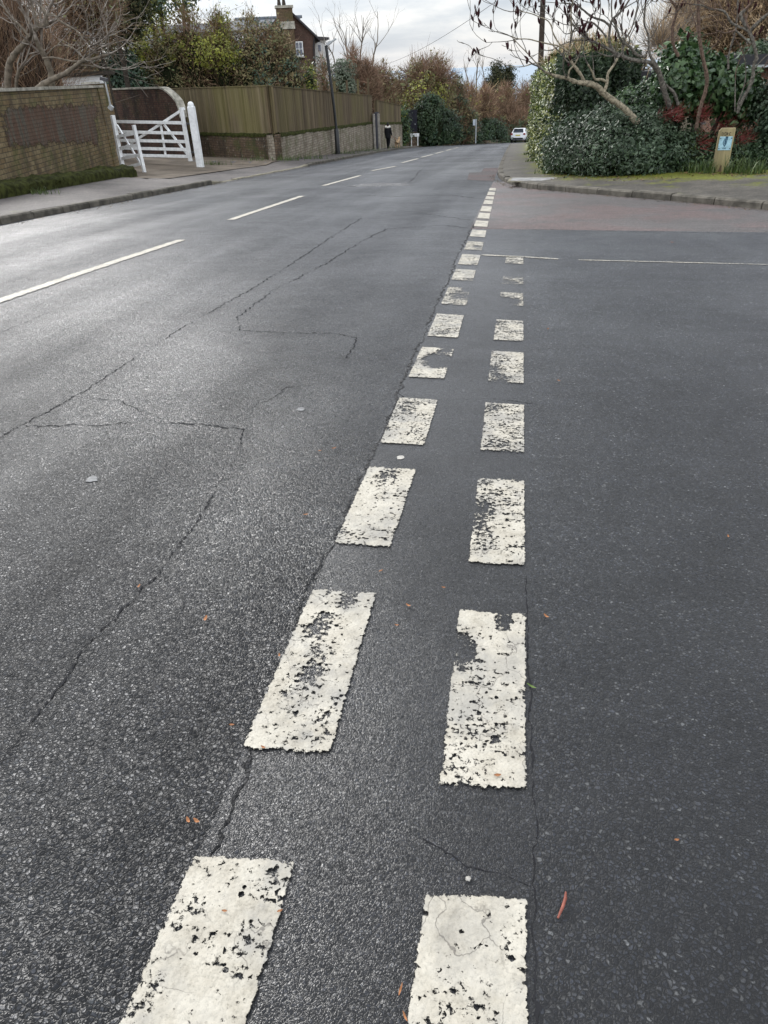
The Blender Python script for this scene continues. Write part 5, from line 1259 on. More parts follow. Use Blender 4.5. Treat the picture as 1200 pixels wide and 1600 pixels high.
def stems(parent, ells, base, mat, n, r0, seed, name='trunk'):
    """stems from the ground into the crown"""
    r = np.random.default_rng(seed); mb = MB()
    for i in range(n):
        c, rr2 = ells[i % len(ells)]; top = c+r.normal(0, .3, 3)*rr2; b = base+np.array([(top[0]-base[0])*.5+r.normal(0, .15), (top[1]-base[1])*.5+r.normal(0, .15), 0]); b[2] = base[2]-.1
        ts = np.linspace(0, 1, 7); pts = b+(top-b)*ts[:, None]+np.cumsum(r.normal(0, .05, (7, 3)), 0)*np.linalg.norm(top-b)*.12; pts[0] = b
        tube(mb, pts-base, np.linspace(r0, r0*.35, 7), 7)
    return mb.build(name, mat, parent)
def plant(name, label, cat, ells, zf, leaf=None, core_mat='core', group=None, twig=None, stem=('bark_dark', 3, .07), seed=1, ck=.78, crown='foliage', amp=.22):
    """leaf: list of (material, clumps, leaves per clump, clump radius, leaf size, aspect[, ellipsoids]); twig: list of (material, n, length, width, up, depth[, ellipsoids])"""
    base = base_of(ells, zf); t = thing(name, label, cat, base, 0, group)
    mats = []; mb = MB()
    def mi(k):
        if k not in mats: mats.append(k)
        return mats.index(k)
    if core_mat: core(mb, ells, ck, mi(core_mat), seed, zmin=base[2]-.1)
    for j, L in enumerate(leaf or []): clump_leaves(mb, L[6] if len(L) > 6 else ells, L[1], L[2], L[3], L[4], seed*17+j, L[5], mi(L[0]), amp=amp, zmin=base[2])
    for j, W in enumerate(twig or []): twig_cloud(mb, W[6] if len(W) > 6 else ells, W[1], W[2], W[3], seed*19+j, W[4], W[5], mi(W[0]), amp=amp)
    mb.build(crown, [M[k] for k in mats], t, loc=base)
    if stem: stems(t, ells, base, M[stem[0]], stem[1], stem[2], seed)
    return t
def grow(segs, p, d, L, r, depth, rr, kids=3, spread=.7, up=.12, wig=.16, nseg=5, ratio=.62, tips=None, rmin=.003):
    d = np.array(d, float); p = np.array(p, float)
    for i in range(nseg):
        d = d+rr.normal(0, wig, 3)+np.array([0, 0, up]); d /= np.linalg.norm(d); q = p+d*L/nseg
        ra = max(rmin, r*(1-.55*i/nseg)); rb = max(rmin, r*(1-.55*(i+1)/nseg)); segs.append((tuple(p), tuple(q), ra, rb)); p = q
        if depth > 0 and i >= 1 and rr.random() < kids/(nseg-1):
            ax = rr.normal(0, 1, 3); ax -= d*np.dot(ax, d); ax /= np.linalg.norm(ax)+1e-9; nd = d*math.cos(spread)+ax*math.sin(spread)
            grow(segs, p, nd, L*ratio*rr.uniform(.7, 1.2), rb*.7, depth-1, rr, kids, spread, up, wig, max(3, nseg-1), ratio, tips, rmin)
    if tips is not None: tips.append((p, d))
LEFTZ = lambda x, y: LZ(x, min(y, 200))
RIGHTZ = right_z

# ------------------------------------------------------------------ left gardens
def limb(pix, Y0, Y1, off=0.):
    n = len(pix); return [at(p[0], p[1], Y0+(Y1-Y0)*i/(n-1)+off) for i, p in enumerate(pix)]
def smooth_pts(P, it=2):
    P = [np.array(p) for p in P]
    for _ in range(it):
        Q = [P[0]]
        for a, b in zip(P, P[1:]): Q += [a*.75+b*.25, a*.25+b*.75]
        P = Q+[P[-1]]
    return np.array(P)
def limb_tree(name, label, cat, base, limbs, bark, twigmat, seed, cones=0, group=None, sub=(2, .5, 8), conelen=.135, tw=(1.0, .012), up=.10):
    """limbs: (pixel list, Y0, Y1, r0, r1, number of side shoots)"""
    t = thing(name, label, cat, base, 0, group); rr = np.random.default_rng(seed); segs = []; tips = []; mains = []
    for i, (pix, Y0, Y1, r0, r1, k) in enumerate(limbs):
        P = smooth_pts(limb(pix, Y0, Y1)); mb = MB(); P[1:-1] += rr.normal(0, r0*.06, (len(P)-2, 3)); r_l = np.linspace(r0, r1, len(P))*(1+rr.normal(0, .09, len(P)))
        tube(mb, P-base, r_l, 8); mb.build('trunk' if i == 0 else 'branch', bark, t)
        for j in range(k):
            f = rr.uniform(.3, 1.) if j else 1.; q = min(int(f*(len(P)-1)), len(P)-2); d = P[q+1]-P[q]; d /= np.linalg.norm(d)
            if j:
                ax = rr.normal(0, 1, 3); ax -= d*np.dot(ax, d); ax /= np.linalg.norm(ax); d = d*.7+ax*.7+np.array([0, 0, .3])
            grow(segs, P[q+1]-base, d, tw[0]*rr.uniform(.7, 1.3), max(tw[1], r_l[q]*.55 if j else r1), sub[0], rr, sub[2]/4, sub[1], up, .15, 5, .62, tips, .0045)
    mb = MB(); segs_mesh(mb, segs, 4); mb.build('crown', twigmat, t)
    if cones and tips:
        tips = [q for q in tips if -12 < proj(q[0]+base)[1] < 175]; tips.sort(key=lambda q: rr.random()); me = None; k = 0
        for p, d in tips:
            if k >= cones: break
            sp = rr.uniform(.6, 1.1)
            if me is None:
                mb = MB(); lathe(mb, (0, 0, 0), [(.0, -.01), (.012, 0), (.022, conelen*.25), (.025, conelen*.45), (.018, conelen*.75), (.006, conelen), (0, conelen*1.03)], 8)
                o = mb.build('seed_head', M['cone'], t); me = o.data
            else: o = bpy.data.objects.new('seed_head', me); COL.objects.link(o); o.parent = t
            o.location = p; dv_ = Vector(d)*.5+Vector((rr.normal(0, .25), rr.normal(0, .25), .9)); o.rotation_euler = dv_.to_track_quat('Z', 'Y').to_euler(); o.scale = (sp, sp, sp); k += 1
    return t
q6 = lambda *a: [(x/6, y/6) for x, y in a]
B0 = at(62, 150, 21.5); B0[2] = LEFTZ(B0[0], B0[1])
limb_tree('bare_tree', 'twisted bare grey tree with arching twigs behind the yellow garden wall', 'tree', B0,
    [(q6((480, 980), (490, 740), (455, 610), (420, 520), (370, 450), (335, 360)), 21.5, 21., .10, .05, 5), (q6((60, 900), (80, 640), (95, 570), (150, 490), (210, 430), (280, 350), (330, 280), (400, 225)), 21.5, 21, .09, .06, 4),
     (q6((330, 860), (420, 780), (520, 725), (600, 705), (680, 640), (760, 572), (880, 552), (1010, 512)), 21, 20.6, .09, .025, 5), (q6((400, 228), (440, 260), (435, 170), (410, 90), (355, 25)), 21, 21, .06, .04, 4),
     (q6((430, 140), (510, 135), (560, 200), (640, 240), (740, 300), (780, 370)), 21, 20.5, .035, .015, 5), (q6((280, 350), (210, 260), (110, 170), (60, 90), (0, 0)), 21, 21, .04, .02, 5), (q6((360, 250), (340, 170), (300, 60), (270, -60)), 21, 21, .04, .02, 5),
     (q6((400, 545), (500, 535), (600, 560), (690, 578), (760, 572)), 21, 20.8, .025, .02, 3), (q6((740, 560), (745, 440), (770, 330), (850, 260), (940, 170), (985, 60)), 20.8, 20.5, .022, .01, 5), (q6((720, 610), (850, 615), (960, 640), (1110, 655)), 20.8, 20.5, .022, .012, 3),
     (q6((440, 510), (500, 450), (540, 420), (640, 430), (720, 470)), 21, 20.6, .02, .012, 4), (q6((150, 870), (160, 690), (200, 620)), 21.4, 21.2, .05, .03, 4), (q6((760, 560), (880, 480), (980, 380), (1050, 290)), 20.8, 20.4, .018, .01, 4)],
    M['bark'], M['greytwig'], 3, tw=(1.1, .012), sub=(2, .6, 8))
gT = 'shrubs and trees in the left gardens'
e = [ELL(-190, -60, 40, 250, 25.5, 1.6), ELL(-30, -50, 110, 250, 26.5, 1.5)]
plant('thicket', 'tall reddish brown winter thicket at the left edge behind the twisted tree', 'thicket', e, LEFTZ, twig=[('redbrown', 1900, 1.8, .016, 2.4, .7), ('brown', 2600, 2.0, .015, 2.6, .8), ('greytwig', 700, 1.6, .014, 2., .6), ('golden', 350, 1.4, .015, 2.4, .5)], core_mat='core_dim', seed=11, ck=.6, crown='crown', group=gT)
e = [ELL(70, -70, 190, 90, 33, 1.6), ELL(60, 20, 150, 230, 33, 1.4)]
plant('tree', 'dim purplish brown bare tree between the thicket and the conifer', 'tree', e, LEFTZ, twig=[('brown', 5200, 1.2, .022, 1.2, .9), ('greytwig', 900, 1.3, .02, 1.2, .6)], leaf=[('olive', 160, 14, .35, .12, .4)], core_mat='core_dim', seed=12, ck=.5, crown='crown', group=gT)
e = [ELL(120, -120, 214, 74, 41, 2.), ELL(150, -60, 220, 60, 42, 1.6), ELL(105, -120, 170, 30, 41, 1.6)]
plant('conifer', 'tall dark conifer with tawny tips rising above the drive', 'tree', e, LEFTZ, leaf=[('conifer', 420, 26, .38, .24, .3), ('olive', 120, 14, .3, .22, .3)], seed=13, stem=('bark_dark', 3, .18), crown='crown', group=gT, amp=.3)
e = [ELL(100, 64, 190, 230, 41, 1.6), ELL(160, 76, 236, 230, 42, 1.7), ELL(120, 90, 160, 240, 40.5, 1.)]
plant('evergreen_shrub', 'dark bluish evergreen shrub behind the dark brick wall, left of the olive bushes', 'shrub', e, LEFTZ, leaf=[('teal', 620, 22, .28, .17, .5), ('ivy', 160, 14, .3, .16, .5)], seed=14, group=gT)
# thin tree with ragged leaves and sky between
B0 = at(240, 130, 47); B0[2] = LEFTZ(B0[0], B0[1])
t = limb_tree('tree', 'thin two-stemmed tree with sparse yellow-green leaves against the bright sky', 'tree', B0, [([(247, 150), (244, 60), (236, 30), (222, -10), (210, -60)], 47, 47, .16, .08, 3), ([(258, 150), (256, 58), (250, 20), (256, -50)], 47, 47, .13, .06, 3), ([(290, 130), (288, 30), (284, -50)], 47, 47, .12, .06, 3)], M['bark_dark'], M['brown'], 15, tw=(1.6, .03), group=gT)
mb = MB(); r = np.random.default_rng(4)
for (x0, y0, x1, y1, k) in ((205, -50, 250, 26, 60), (232, -50, 300, 18, 70), (268, -30, 300, 30, 36), (228, 14, 262, 36, 22), (206, 40, 236, 60, 16)):
    for _ in range(k):
        c = at(r.uniform(x0, x1), r.uniform(y0, y1), 47+r.normal(0, .8)); P = c+r.normal(0, .26, (22, 3)); leaves(mb, P-B0, r.normal(0, 1, (22, 3)), .17, .5, int(r.integers(9999)), .8, 0 if r.random() < .6 else 1)
mb.build('foliage', [M['yellowgreen'], M['teal']], t)
e = [ELL(200, 36, 262, 230, 46, 1.6), ELL(240, 38, 300, 230, 45, 1.6)]
plant('bush', 'olive green and brown bush behind the curved end of the dark wall', 'bush', e, LEFTZ, leaf=[('yellowgreen', 130, 20, .28, .15, .5, [ELL(205, 42, 300, 110, 45.3, 1.4)]), ('olive', 330, 22, .3, .15, .45)], twig=[('brown', 1500, .9, .028, 1., .6)], seed=16, ck=.70, group=gT)
e = [ELL(272, 16, 345, 230, 46, 1.8), ELL(320, 20, 380, 230, 46.5, 1.6)]
plant('bush', 'brown twiggy bush with yellowish flecks in the middle of the fence', 'bush', e, LEFTZ, leaf=[('yellowgreen', 110, 16, .3, .14, .5, [ELL(290, 55, 375, 110, 45.2, 1.5)]), ('olive', 220, 20, .32, .14, .45)], twig=[('brown', 3400, 1.1, .028, 1.3, .7), ('redbrown', 600, .9, .026, 1.2, .6)], seed=17, ck=.66, group=gT)
e = [ELL(333, 14, 358, 90, 46.5, .8), ELL(325, 50, 372, 130, 46.5, 1.1)]
plant('spire_shrub', 'narrow yellow-green spire poking above the brown bushes in front of the slate roof', 'shrub', e, LEFTZ, leaf=[('yellowgreen', 190, 20, .24, .14, .4)], twig=[('olive', 500, .8, .025, 1.4, .6)], seed=18, core_mat=None, group=gT, amp=.3)
e = [ELL(362, 28, 440, 230, 47, 1.8), ELL(400, 34, 458, 230, 47, 1.6), ELL(425, 55, 470, 230, 47.2, 1.3)]
plant('bush', 'tall mixed green and brown bush covering the house wall left of its window', 'bush', e, LEFTZ, leaf=[('olive', 380, 20, .32, .14, .5), ('teal', 120, 16, .28, .14, .5)], twig=[('brown', 2800, 1.1, .028, 1.2, .7), ('redbrown', 500, .9, .026, 1.2, .6)], seed=19, ck=.64, group=gT)
e = [ELL(428, 74, 480, 230, 47.5, 1.3), ELL(395, 95, 450, 240, 46, 1.3)]
plant('bush', 'lower dark green bush just under the brick house window', 'bush', e, LEFTZ, leaf=[('teal', 240, 20, .26, .14, .5), ('olive', 140, 18, .26, .14, .5)], twig=[('brown', 900, .9, .028, 1.2, .7)], seed=20, ck=.66, group=gT)
e = [ELL(472, 100, 494, 160, 48.5, .7), ELL(468, 118, 496, 190, 48.5, .8)]
plant('small_conifer', 'small bright green feathery conifer at the corner of the brick house', 'shrub', e, LEFTZ, leaf=[('yellowgreen', 60, 18, .2, .14, .35), ('grassleaf', 60, 18, .2, .14, .35)], seed=201, ck=.6, group=gT)
e = [ELL(490, 88, 524, 200, 51, 1.), ]
plant('climber', 'sparse dark climber straggling over the white house wing', 'climber', e, LEFTZ, leaf=[('ivy', 80, 12, .22, .13, .5), ('olive', 60, 10, .2, .13, .5)], twig=[('brown', 700, .9, .025, 1.2, .8)], core_mat=None, seed=21, group=gT)
e = [ELL(516, 94, 556, 210, 54, 1.2)]
plant('bush', 'rounded grey-green bush right of the street lamp, above the fence', 'bush', e, LEFTZ, leaf=[('greygreen', 330, 22, .28, .15, .4)], seed=22, ck=.75, group=gT)
e = [ELL(535, 72, 575, 210, 60, 1.6), ELL(556, 88, 598, 210, 60, 1.6)]
plant('bush', 'dense reddish brown bush right of the grey-green one', 'bush', e, LEFTZ, twig=[('redbrown', 3000, .9, .035, 1.2, .6), ('brown', 1800, 1., .03, 1.2, .7)], core_mat='core_brown', seed=23, ck=.68, crown='crown', group=gT)
B0 = at(548, 130, 63); B0[2] = LEFTZ(B0[0], B0[1])
limb_tree('bare_tree', 'fine bare twigs of a leafless tree against the sky right of the street lamp', 'tree', B0, [([(545, 160), (545, 95), (540, 70)], 63, 63, .08, .04, 7), ([(562, 160), (562, 90), (566, 62)], 63, 63, .08, .04, 7), ([(580, 160), (582, 92), (588, 72)], 63, 63, .08, .04, 6), ([(526, 150), (524, 92), (512, 72)], 63, 63, .06, .03, 6)], M['bark'], M['greytwig'], 24, tw=(1.7, .022), sub=(2, .55, 7), group=gT)
e = [ELL(575, 100, 622, 215, 68, 2.), ELL(560, 110, 600, 210, 66, 1.6)]
plant('bush', 'brown and olive bush above the end of the long fence', 'bush', e, LEFTZ, leaf=[('olive', 220, 18, .34, .17, .5)], twig=[('redbrown', 1900, 1.1, .035, 1.3, .7), ('brown', 1500, 1.1, .035, 1.3, .7)], core_mat='core_brown', seed=25, ck=.66, group=gT)
# far bank of hedges where the road bends
gH = 'hedges and trees at the far bend'
e = [ELL(622, 166, 640, 232, 63, .6)]
plant('clipped_bush', 'small egg-shaped clipped evergreen at the end of the short fence', 'shrub', e, LEFTZ, leaf=[('ivy_big', 90, 20, .2, .13, .5), ('yellowgreen', 30, 8, .15, .1, .5)], seed=26, ck=.8, group=gH)
e = [ELL(626, 96, 690, 236, 74, 2.2), ELL(655, 88, 712, 232, 76, 2.4), ELL(600, 112, 650, 200, 76, 2.)]
plant('tree', 'broad olive tree with a reddish twiggy top at the centre of the far hedge', 'tree', e, LEFTZ, leaf=[('olive', 330, 20, .42, .2, .5), ('yellowgreen', 120, 14, .4, .17, .5, [ELL(630, 120, 700, 190, 73, 1.8)])],
      twig=[('redbrown', 1700, 1.6, .04, 1.4, .7, [ELL(622, 88, 712, 160, 75, 2.2)]), ('brown', 1400, 1.4, .04, 1.3, .7)], core_mat='core_brown', seed=27, ck=.7, group=gH)
e = [ELL(646, 148, 698, 240, 71.5, 1.5), ELL(655, 170, 720, 240, 73., 1.5)]
plant('ivy_bush', 'dark ivy mass right of the navy gate and the street name sign', 'bush', e, LEFTZ, leaf=[('ivy', 460, 22, .3, .17, .5), ('teal', 120, 14, .26, .16, .5)], seed=28, ck=.82, group=gH)
e = [ELL(690, 120, 730, 235, 79, 1.6), ELL(700, 160, 745, 236, 80, 1.6)]
plant('bush', 'tall brown and dark green bush left of the bus stop', 'bush', e, LEFTZ, leaf=[('ivy', 220, 18, .34, .18, .5), ('olive', 160, 16, .34, .18, .5)], twig=[('brown', 1700, 1.3, .045, 1.4, .7), ('redbrown', 700, 1.3, .045, 1.4, .6)], core_mat='core_brown', seed=29, ck=.74, group=gH)
e = [ELL(708, 128, 752, 232, 90, 2.2), ELL(735, 134, 776, 232, 93, 2.2)]
plant('tree', 'orange-brown twiggy tree above the bus stop', 'tree', e, LEFTZ, twig=[('redbrown', 3200, 1.3, .05, 1.3, .7), ('golden', 1400, 1.2, .05, 1.3, .6), ('brown', 900, 1.2, .05, 1.2, .7)], leaf=[('yellowgreen', 50, 12, .4, .16, .5)], core_mat='core_brown', seed=30, ck=.7, crown='crown', group=gH)
e = [ELL(712, 182, 752, 240, 84, 1.8), ELL(742, 186, 792, 240, 90, 2.)]
plant('ivy_bush', 'low dark evergreen bush behind the bus stop pole', 'bush', e, LEFTZ, leaf=[('ivy', 360, 20, .36, .2, .5), ('teal', 120, 14, .3, .18, .5)], seed=31, ck=.82, group=gH)
e = [ELL(764, 130, 812, 232, 106, 3.), ELL(795, 126, 850, 235, 110, 3.), ELL(775, 165, 840, 245, 104, 2.)]
plant('tree', 'domed rusty brown tree mass behind the white car', 'tree', e, LEFTZ, twig=[('redbrown', 3000, 1.3, .05, 1., .5), ('brown', 3600, 1.4, .055, 1., .6)], leaf=[('olive', 100, 16, .4, .2, .5), ('ivy', 180, 16, .4, .22, .5, [ELL(765, 190, 845, 245, 103, 2.2)])], core_mat='core_brown', seed=32, ck=.76, crown='crown', group=gH)
e = [ELL(768, 96, 784, 150, 135, 1.6), ELL(758, 112, 796, 160, 135, 2.4), ELL(786, 104, 802, 150, 136, 1.8)]
plant('conifer', 'dark conifer standing against the sea horizon beyond the bend', 'tree', e, LEFTZ, leaf=[('conifer', 360, 22, .6, .36, .35)], seed=33, ck=.72, crown='crown', group=gH, amp=.3)
B0 = at(745, 150, 118); B0[2] = LEFTZ(B0[0], B0[1])
limb_tree('bare_tree', 'faint bare tree poking above the far hedge in front of the sea', 'tree', B0, [([(745, 170), (744, 118), (746, 104)], 118, 118, .12, .05, 6), ([(757, 170), (757, 122), (754, 108)], 118, 118, .1, .05, 5), ([(732, 170), (732, 126), (728, 114)], 118, 118, .1, .05, 5)], M['bark'], M['greytwig'], 34, tw=(2., .04), sub=(2, .5, 6), group=gH)
# hidden by hedges at both ends: the far garden belt that closes the view left and right of the bend
e = [ELL(560, 150, 640, 240, 84, 2.5), ELL(600, 140, 660, 240, 86, 2.5)]
plant('bush', 'dusky brown bush seen above the short fence behind the walker', 'bush', e, LEFTZ, twig=[('brown', 1500, 1.2, .05, 1.2, .7), ('redbrown', 800, 1.2, .05, 1.2, .7)], leaf=[('olive', 160, 16, .4, .2, .5)], core_mat='core_brown', seed=35, ck=.75, group=gH)
# ship on the horizon
SP = at(713, 108.0, 9000.); SP[2] = -62
t = thing('ship', 'tiny pale ship on the hazy sea horizon', 'ship', SP)
hazeship = plain('hazy_ship', (.42, .52, .62), .8, .1, .05)
mb = MB(); mb.add(np.array([(-60, -8, 0), (60, -8, 0), (72, -8, 14), (-66, -8, 14), (-60, 8, 0), (60, 8, 0), (72, 8, 14), (-66, 8, 14)]), [[0, 1, 2, 3], [7, 6, 5, 4], [1, 5, 6, 2], [0, 3, 7, 4], [3, 2, 6, 7]]); mb.build('hull', hazeship, t)
mb = MB(); box(mb, (-25, 0, 28), (46, 12, 28)); box(mb, (-20, 0, 48), (16, 10, 12)); mb.build('superstructure', hazeship, t)

# verge plants at the foot of the left walls
def tuft(px, py, fn, n, h, spread, seed, name, label, cat, mat='grassleaf', lean=.5, w=.014, group=None):
    p = gp(px, py, fn); r = np.random.default_rng(seed); mb = MB(); V = []; k = 6
    for i in range(n):
        a = r.uniform(0, 2*PI); b = np.array([r.normal(0, spread*.5), r.normal(0, spread*.3), -.02]); d = np.array([math.cos(a), math.sin(a), 0]); L = h*r.uniform(.5, 1.2); le = lean*r.uniform(.3, 1.3); sd = np.array([-d[1], d[0], 0])
        for j in range(k):
            t = j/(k-1); c = b+d*L*le*t*t+np.array([0, 0, L*(t-.45*le*t*t*t)]); ww = w*(1-t*.85)*.5; V += [c-sd*ww, c+sd*ww]
    base = np.arange(n)[:, None]*2*k
    f = [np.array([[2*j, 2*j+1, 2*j+3, 2*j+2]])+base for j in range(k-1)]
    mb.add(np.array(V), f); o = mb.build(name, M[mat]); o.location = p; return tag(o, label, cat, group)
gW = 'weeds at the foot of the left walls'
for i, (x, y, n, h, s_, lab) in enumerate(((60, 302, 60, .16, .4, 'low weeds on the pavement edge beneath the mossy edging wall'), (485, 248, 120, .25, .9, 'rough grass at the near end of the pale roadside wall'), (452, 250.5, 90, .22, .6, 'grass at the corner where the two retaining walls meet'),
        (540, 240, 120, .28, 1., 'grass along the wall foot just right of the lamp post'), (570, 236, 120, .28, 1.2, 'grass along the wall foot left of the concrete posts'), (330, 258, 80, .22, .5, 'brownish weeds at the foot of the thick white gate post'), (618, 231, 60, .2, .7, 'grass at the far end of the short pale wall'), (400, 251, 140, .2, 1.4, 'mossy grass strip below the damp driveway wall'))):
    tuft(x, y, LZ, n, h, s_, 500+i, 'weeds', lab, 'weeds', group=gW, w=.02)

# ------------------------------------------------------------------ right: hedge, shrubs, ivy, sumacs
NL = gp(857, 266, right_z); FL = gp(827, 239, right_z); FL[0] = max(FL[0], .35)
zN, zF = z_at(NL, 84), z_at(FL, 106)
t = thing('hedge', 'tall clipped hedge with pale variegated leaves along the right pavement', 'hedge', NL)
r = np.random.default_rng(60)
def hedge_pts(n, face):
    s, u = r.random(n), r.random(n)
    edge = NL[:2]+(FL-NL)[:2]*s[:, None]; zt = zN+(zF-zN)*s; zb = np.array([right_z(x, y) for x, y in edge])
    bumpy = .16*np.sin(edge[:, 1]*1.7)+.10*np.sin(edge[:, 1]*4.1+u*5)+.08*np.sin(u*11+edge[:, 1])
    if face == 'left':
        rd = .35*np.clip((u-.8)/.2, 0, 1)**2
        P = np.stack([edge[:, 0]+rd+bumpy*.6+r.normal(0, .05, n), edge[:, 1], zb+(zt-zb)*u], 1); Nn = np.tile([-1., -.1, .15], (n, 1))
    elif face == 'top':
        P = np.stack([edge[:, 0]+.2+u*1.7, edge[:, 1], zt+bumpy*.7+.22*np.sin(u*3)+r.normal(0, .06, n)], 1); Nn = np.tile([-.1, -.2, 1.], (n, 1))
    else:
        w = 2.0; P = np.stack([NL[0]+s*w+.0, NL[1]-.05+bumpy*.8+r.normal(0, .06, n)+.25*np.clip((u-.8)/.2, 0, 1)**2, NL[2]+(zN-NL[2])*u], 1); Nn = np.tile([-.1, -1., .2], (n, 1))
    return P, Nn
mb = MB(); P, Nn = hedge_pts(15000, 'left'); leaves(mb, P-NL, Nn, .085, .55, 61, .65, 0)
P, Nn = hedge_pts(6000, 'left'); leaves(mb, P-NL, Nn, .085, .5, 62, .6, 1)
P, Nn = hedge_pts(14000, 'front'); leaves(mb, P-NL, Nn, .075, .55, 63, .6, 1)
P, Nn = hedge_pts(9000, 'top'); leaves(mb, P-NL, Nn, .085, .5, 64, .7, 2); P, Nn = hedge_pts(1400, 'top'); twigs(mb, P-NL, np.tile([0., 0, 1.], (len(P), 1)), .30, .012, 65, .5, 3)
mb.build('foliage', [M['varieg'], M['ivy_dark'], M['hedge_top'], M['golden']], t)
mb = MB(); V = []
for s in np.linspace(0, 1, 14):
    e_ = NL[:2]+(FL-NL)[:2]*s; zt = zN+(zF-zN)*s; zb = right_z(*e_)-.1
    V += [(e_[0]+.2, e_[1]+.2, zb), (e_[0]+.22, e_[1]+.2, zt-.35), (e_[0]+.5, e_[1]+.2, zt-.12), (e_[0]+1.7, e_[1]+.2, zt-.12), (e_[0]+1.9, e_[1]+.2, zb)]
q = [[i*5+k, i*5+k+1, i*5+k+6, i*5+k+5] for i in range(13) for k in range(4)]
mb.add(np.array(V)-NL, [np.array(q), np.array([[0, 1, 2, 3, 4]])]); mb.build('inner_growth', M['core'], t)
gR = 'shrubs on the right corner'
def GE(px, py, zf, dx, dy, dz, up):
    p = gp(px, py, zf); return (p+np.array([0, 0, up]), np.array([dx, dy, dz]))
e = [ELL(898, 188, 1062, 300, 18.3, 1.15), ELL(862, 190, 935, 290, 19.2, .9), ELL(930, 156, 1050, 262, 19.0, 1.0), ELL(900, 176, 985, 285, 18.7, .9)]
plant('evergreen_shrub', 'big rounded grey-green evergreen shrub spilling over the right corner pavement', 'shrub', e, RIGHTZ, leaf=[('laurel', 1050, 26, .17, .080, .46), ('ivy', 420, 20, .16, .07, .5)], seed=70, ck=.80, group=gR, amp=.26)
e = [ELL(848, 186, 890, 276, 20.3, .55), ELL(868, 200, 905, 282, 19.6, .5)]
plant('evergreen_shrub', 'small pale-edged shrub at the left foot of the big grey-green one', 'shrub', e, RIGHTZ, leaf=[('varieg', 260, 14, .08, .06, .5), ('laurel', 420, 14, .09, .06, .5)], seed=71, ck=.8, group=gR)
e = [ELL(862, 122, 950, 260, 20.6, .7), ELL(920, 150, 990, 240, 20.6, .6)]
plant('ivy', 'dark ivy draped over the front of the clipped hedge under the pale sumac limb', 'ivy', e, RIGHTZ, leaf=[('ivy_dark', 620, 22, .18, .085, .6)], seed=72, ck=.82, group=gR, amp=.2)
e = [ELL(985, 128, 1050, 220, 19.3, .7), ELL(960, 140, 1010, 200, 19.0, .6)]
plant('evergreen_shrub', 'brighter green leafy shrub at the foot of the ivy-clad sumac trunk', 'shrub', e, RIGHTZ, leaf=[('ivy_big', 520, 12, .10, .085, .55), ('laurel', 200, 12, .1, .07, .5)], seed=73, ck=.8, group=gR)
e = [ELL(1022, 74, 1092, 190, 19.2, .7), ELL(1062, 84, 1132, 180, 19.4, .7), ELL(1100, 98, 1150, 178, 19.2, .6), ELL(1128, 112, 1182, 196, 19.3, .6)]
plant('ivy', 'large-leaved glossy ivy clump behind the reddish upright stem', 'ivy', e, RIGHTZ, leaf=[('ivy_big', 1150, 10, .13, .115, .75)], seed=74, ck=.84, group=gR, amp=.3)
e = [ELL(1060, 50, 1080, 110, 19.4, .25), ELL(1068, 62, 1092, 110, 19.4, .3)]
plant('ivy', 'slim ivy spire rising from the top of the big ivy clump', 'ivy', e, RIGHTZ, leaf=[('ivy_big', 90, 9, .1, .09, .7)], seed=75, core_mat=None, group=gR)
e = [ELL(1180, 120, 1240, 212, 18.6, .6), ELL(1188, 160, 1250, 230, 18.2, .6)]
plant('evergreen_shrub', 'grey-green shrub cut by the right edge of the picture', 'shrub', e, RIGHTZ, leaf=[('laurel', 420, 12, .1, .085, .55), ('ivy', 120, 10, .1, .08, .5)], seed=76, ck=.8, group=gR)
e = [ELL(1150, 70, 1240, 130, 24, .8)]
plant('evergreen_shrub', 'dark evergreen bush above the bungalow fascia at the right edge', 'shrub', e, RIGHTZ, leaf=[('ivy', 330, 14, .16, .10, .5)], seed=77, ck=.8, group=gR)
e = [ELL(1030, 205, 1110, 290, 18.3, .7), ELL(1090, 204, 1180, 285, 18.5, .7), ELL(1150, 198, 1270, 282, 18.4, .7)]
plant('undergrowth', 'low dark ivy and undergrowth on the bank around the marker post', 'undergrowth', e, RIGHTZ, leaf=[('ivy', 1050, 12, .10, .06, .55), ('laurel', 260, 10, .09, .06, .5), ('grassleaf', 60, 10, .08, .06, .3)], seed=78, ck=.82, stem=None, group=gR)
# red-stemmed dogwoods
for i, (x0, y0, x1, y1, Y, n, lab) in enumerate(((1030, 163, 1080, 186, 18.0, 330, 'bright red dogwood twigs in the shade left of the reddish stem'), (1086, 160, 1112, 188, 18.0, 240, 'small spray of red twigs just right of the reddish upright stem'),
        (1085, 176, 1186, 215, 18.0, 170, 'dull red tangle of dogwood twigs above the marker post'), (1088, 205, 1112, 232, 17.7, 120, 'orange-red sprig hanging left of the marker post'), (1146, 202, 1178, 224, 17.7, 150, 'orange-red sprig slanting right of the marker post'))):
    e = [ELL(x0, y0, x1, y1, Y, .4)]; b0 = base_of(e, RIGHTZ); b0[2] = e[0][0][2]-e[0][1][2]
    mb = MB(); P, Nn = shell(e, n, .9, 80+i, .3, .2); twigs(mb, P-b0-np.array([.04, 0, .06]), np.tile([.5 if i != 3 else .7, -.1, .35], (n, 1)), .15, .007, 90+i, .5); o = mb.build('dogwood', M['redtwig']); o.location = b0
    tag(o, lab, 'dogwood', 'red-stemmed dogwoods on the bank')
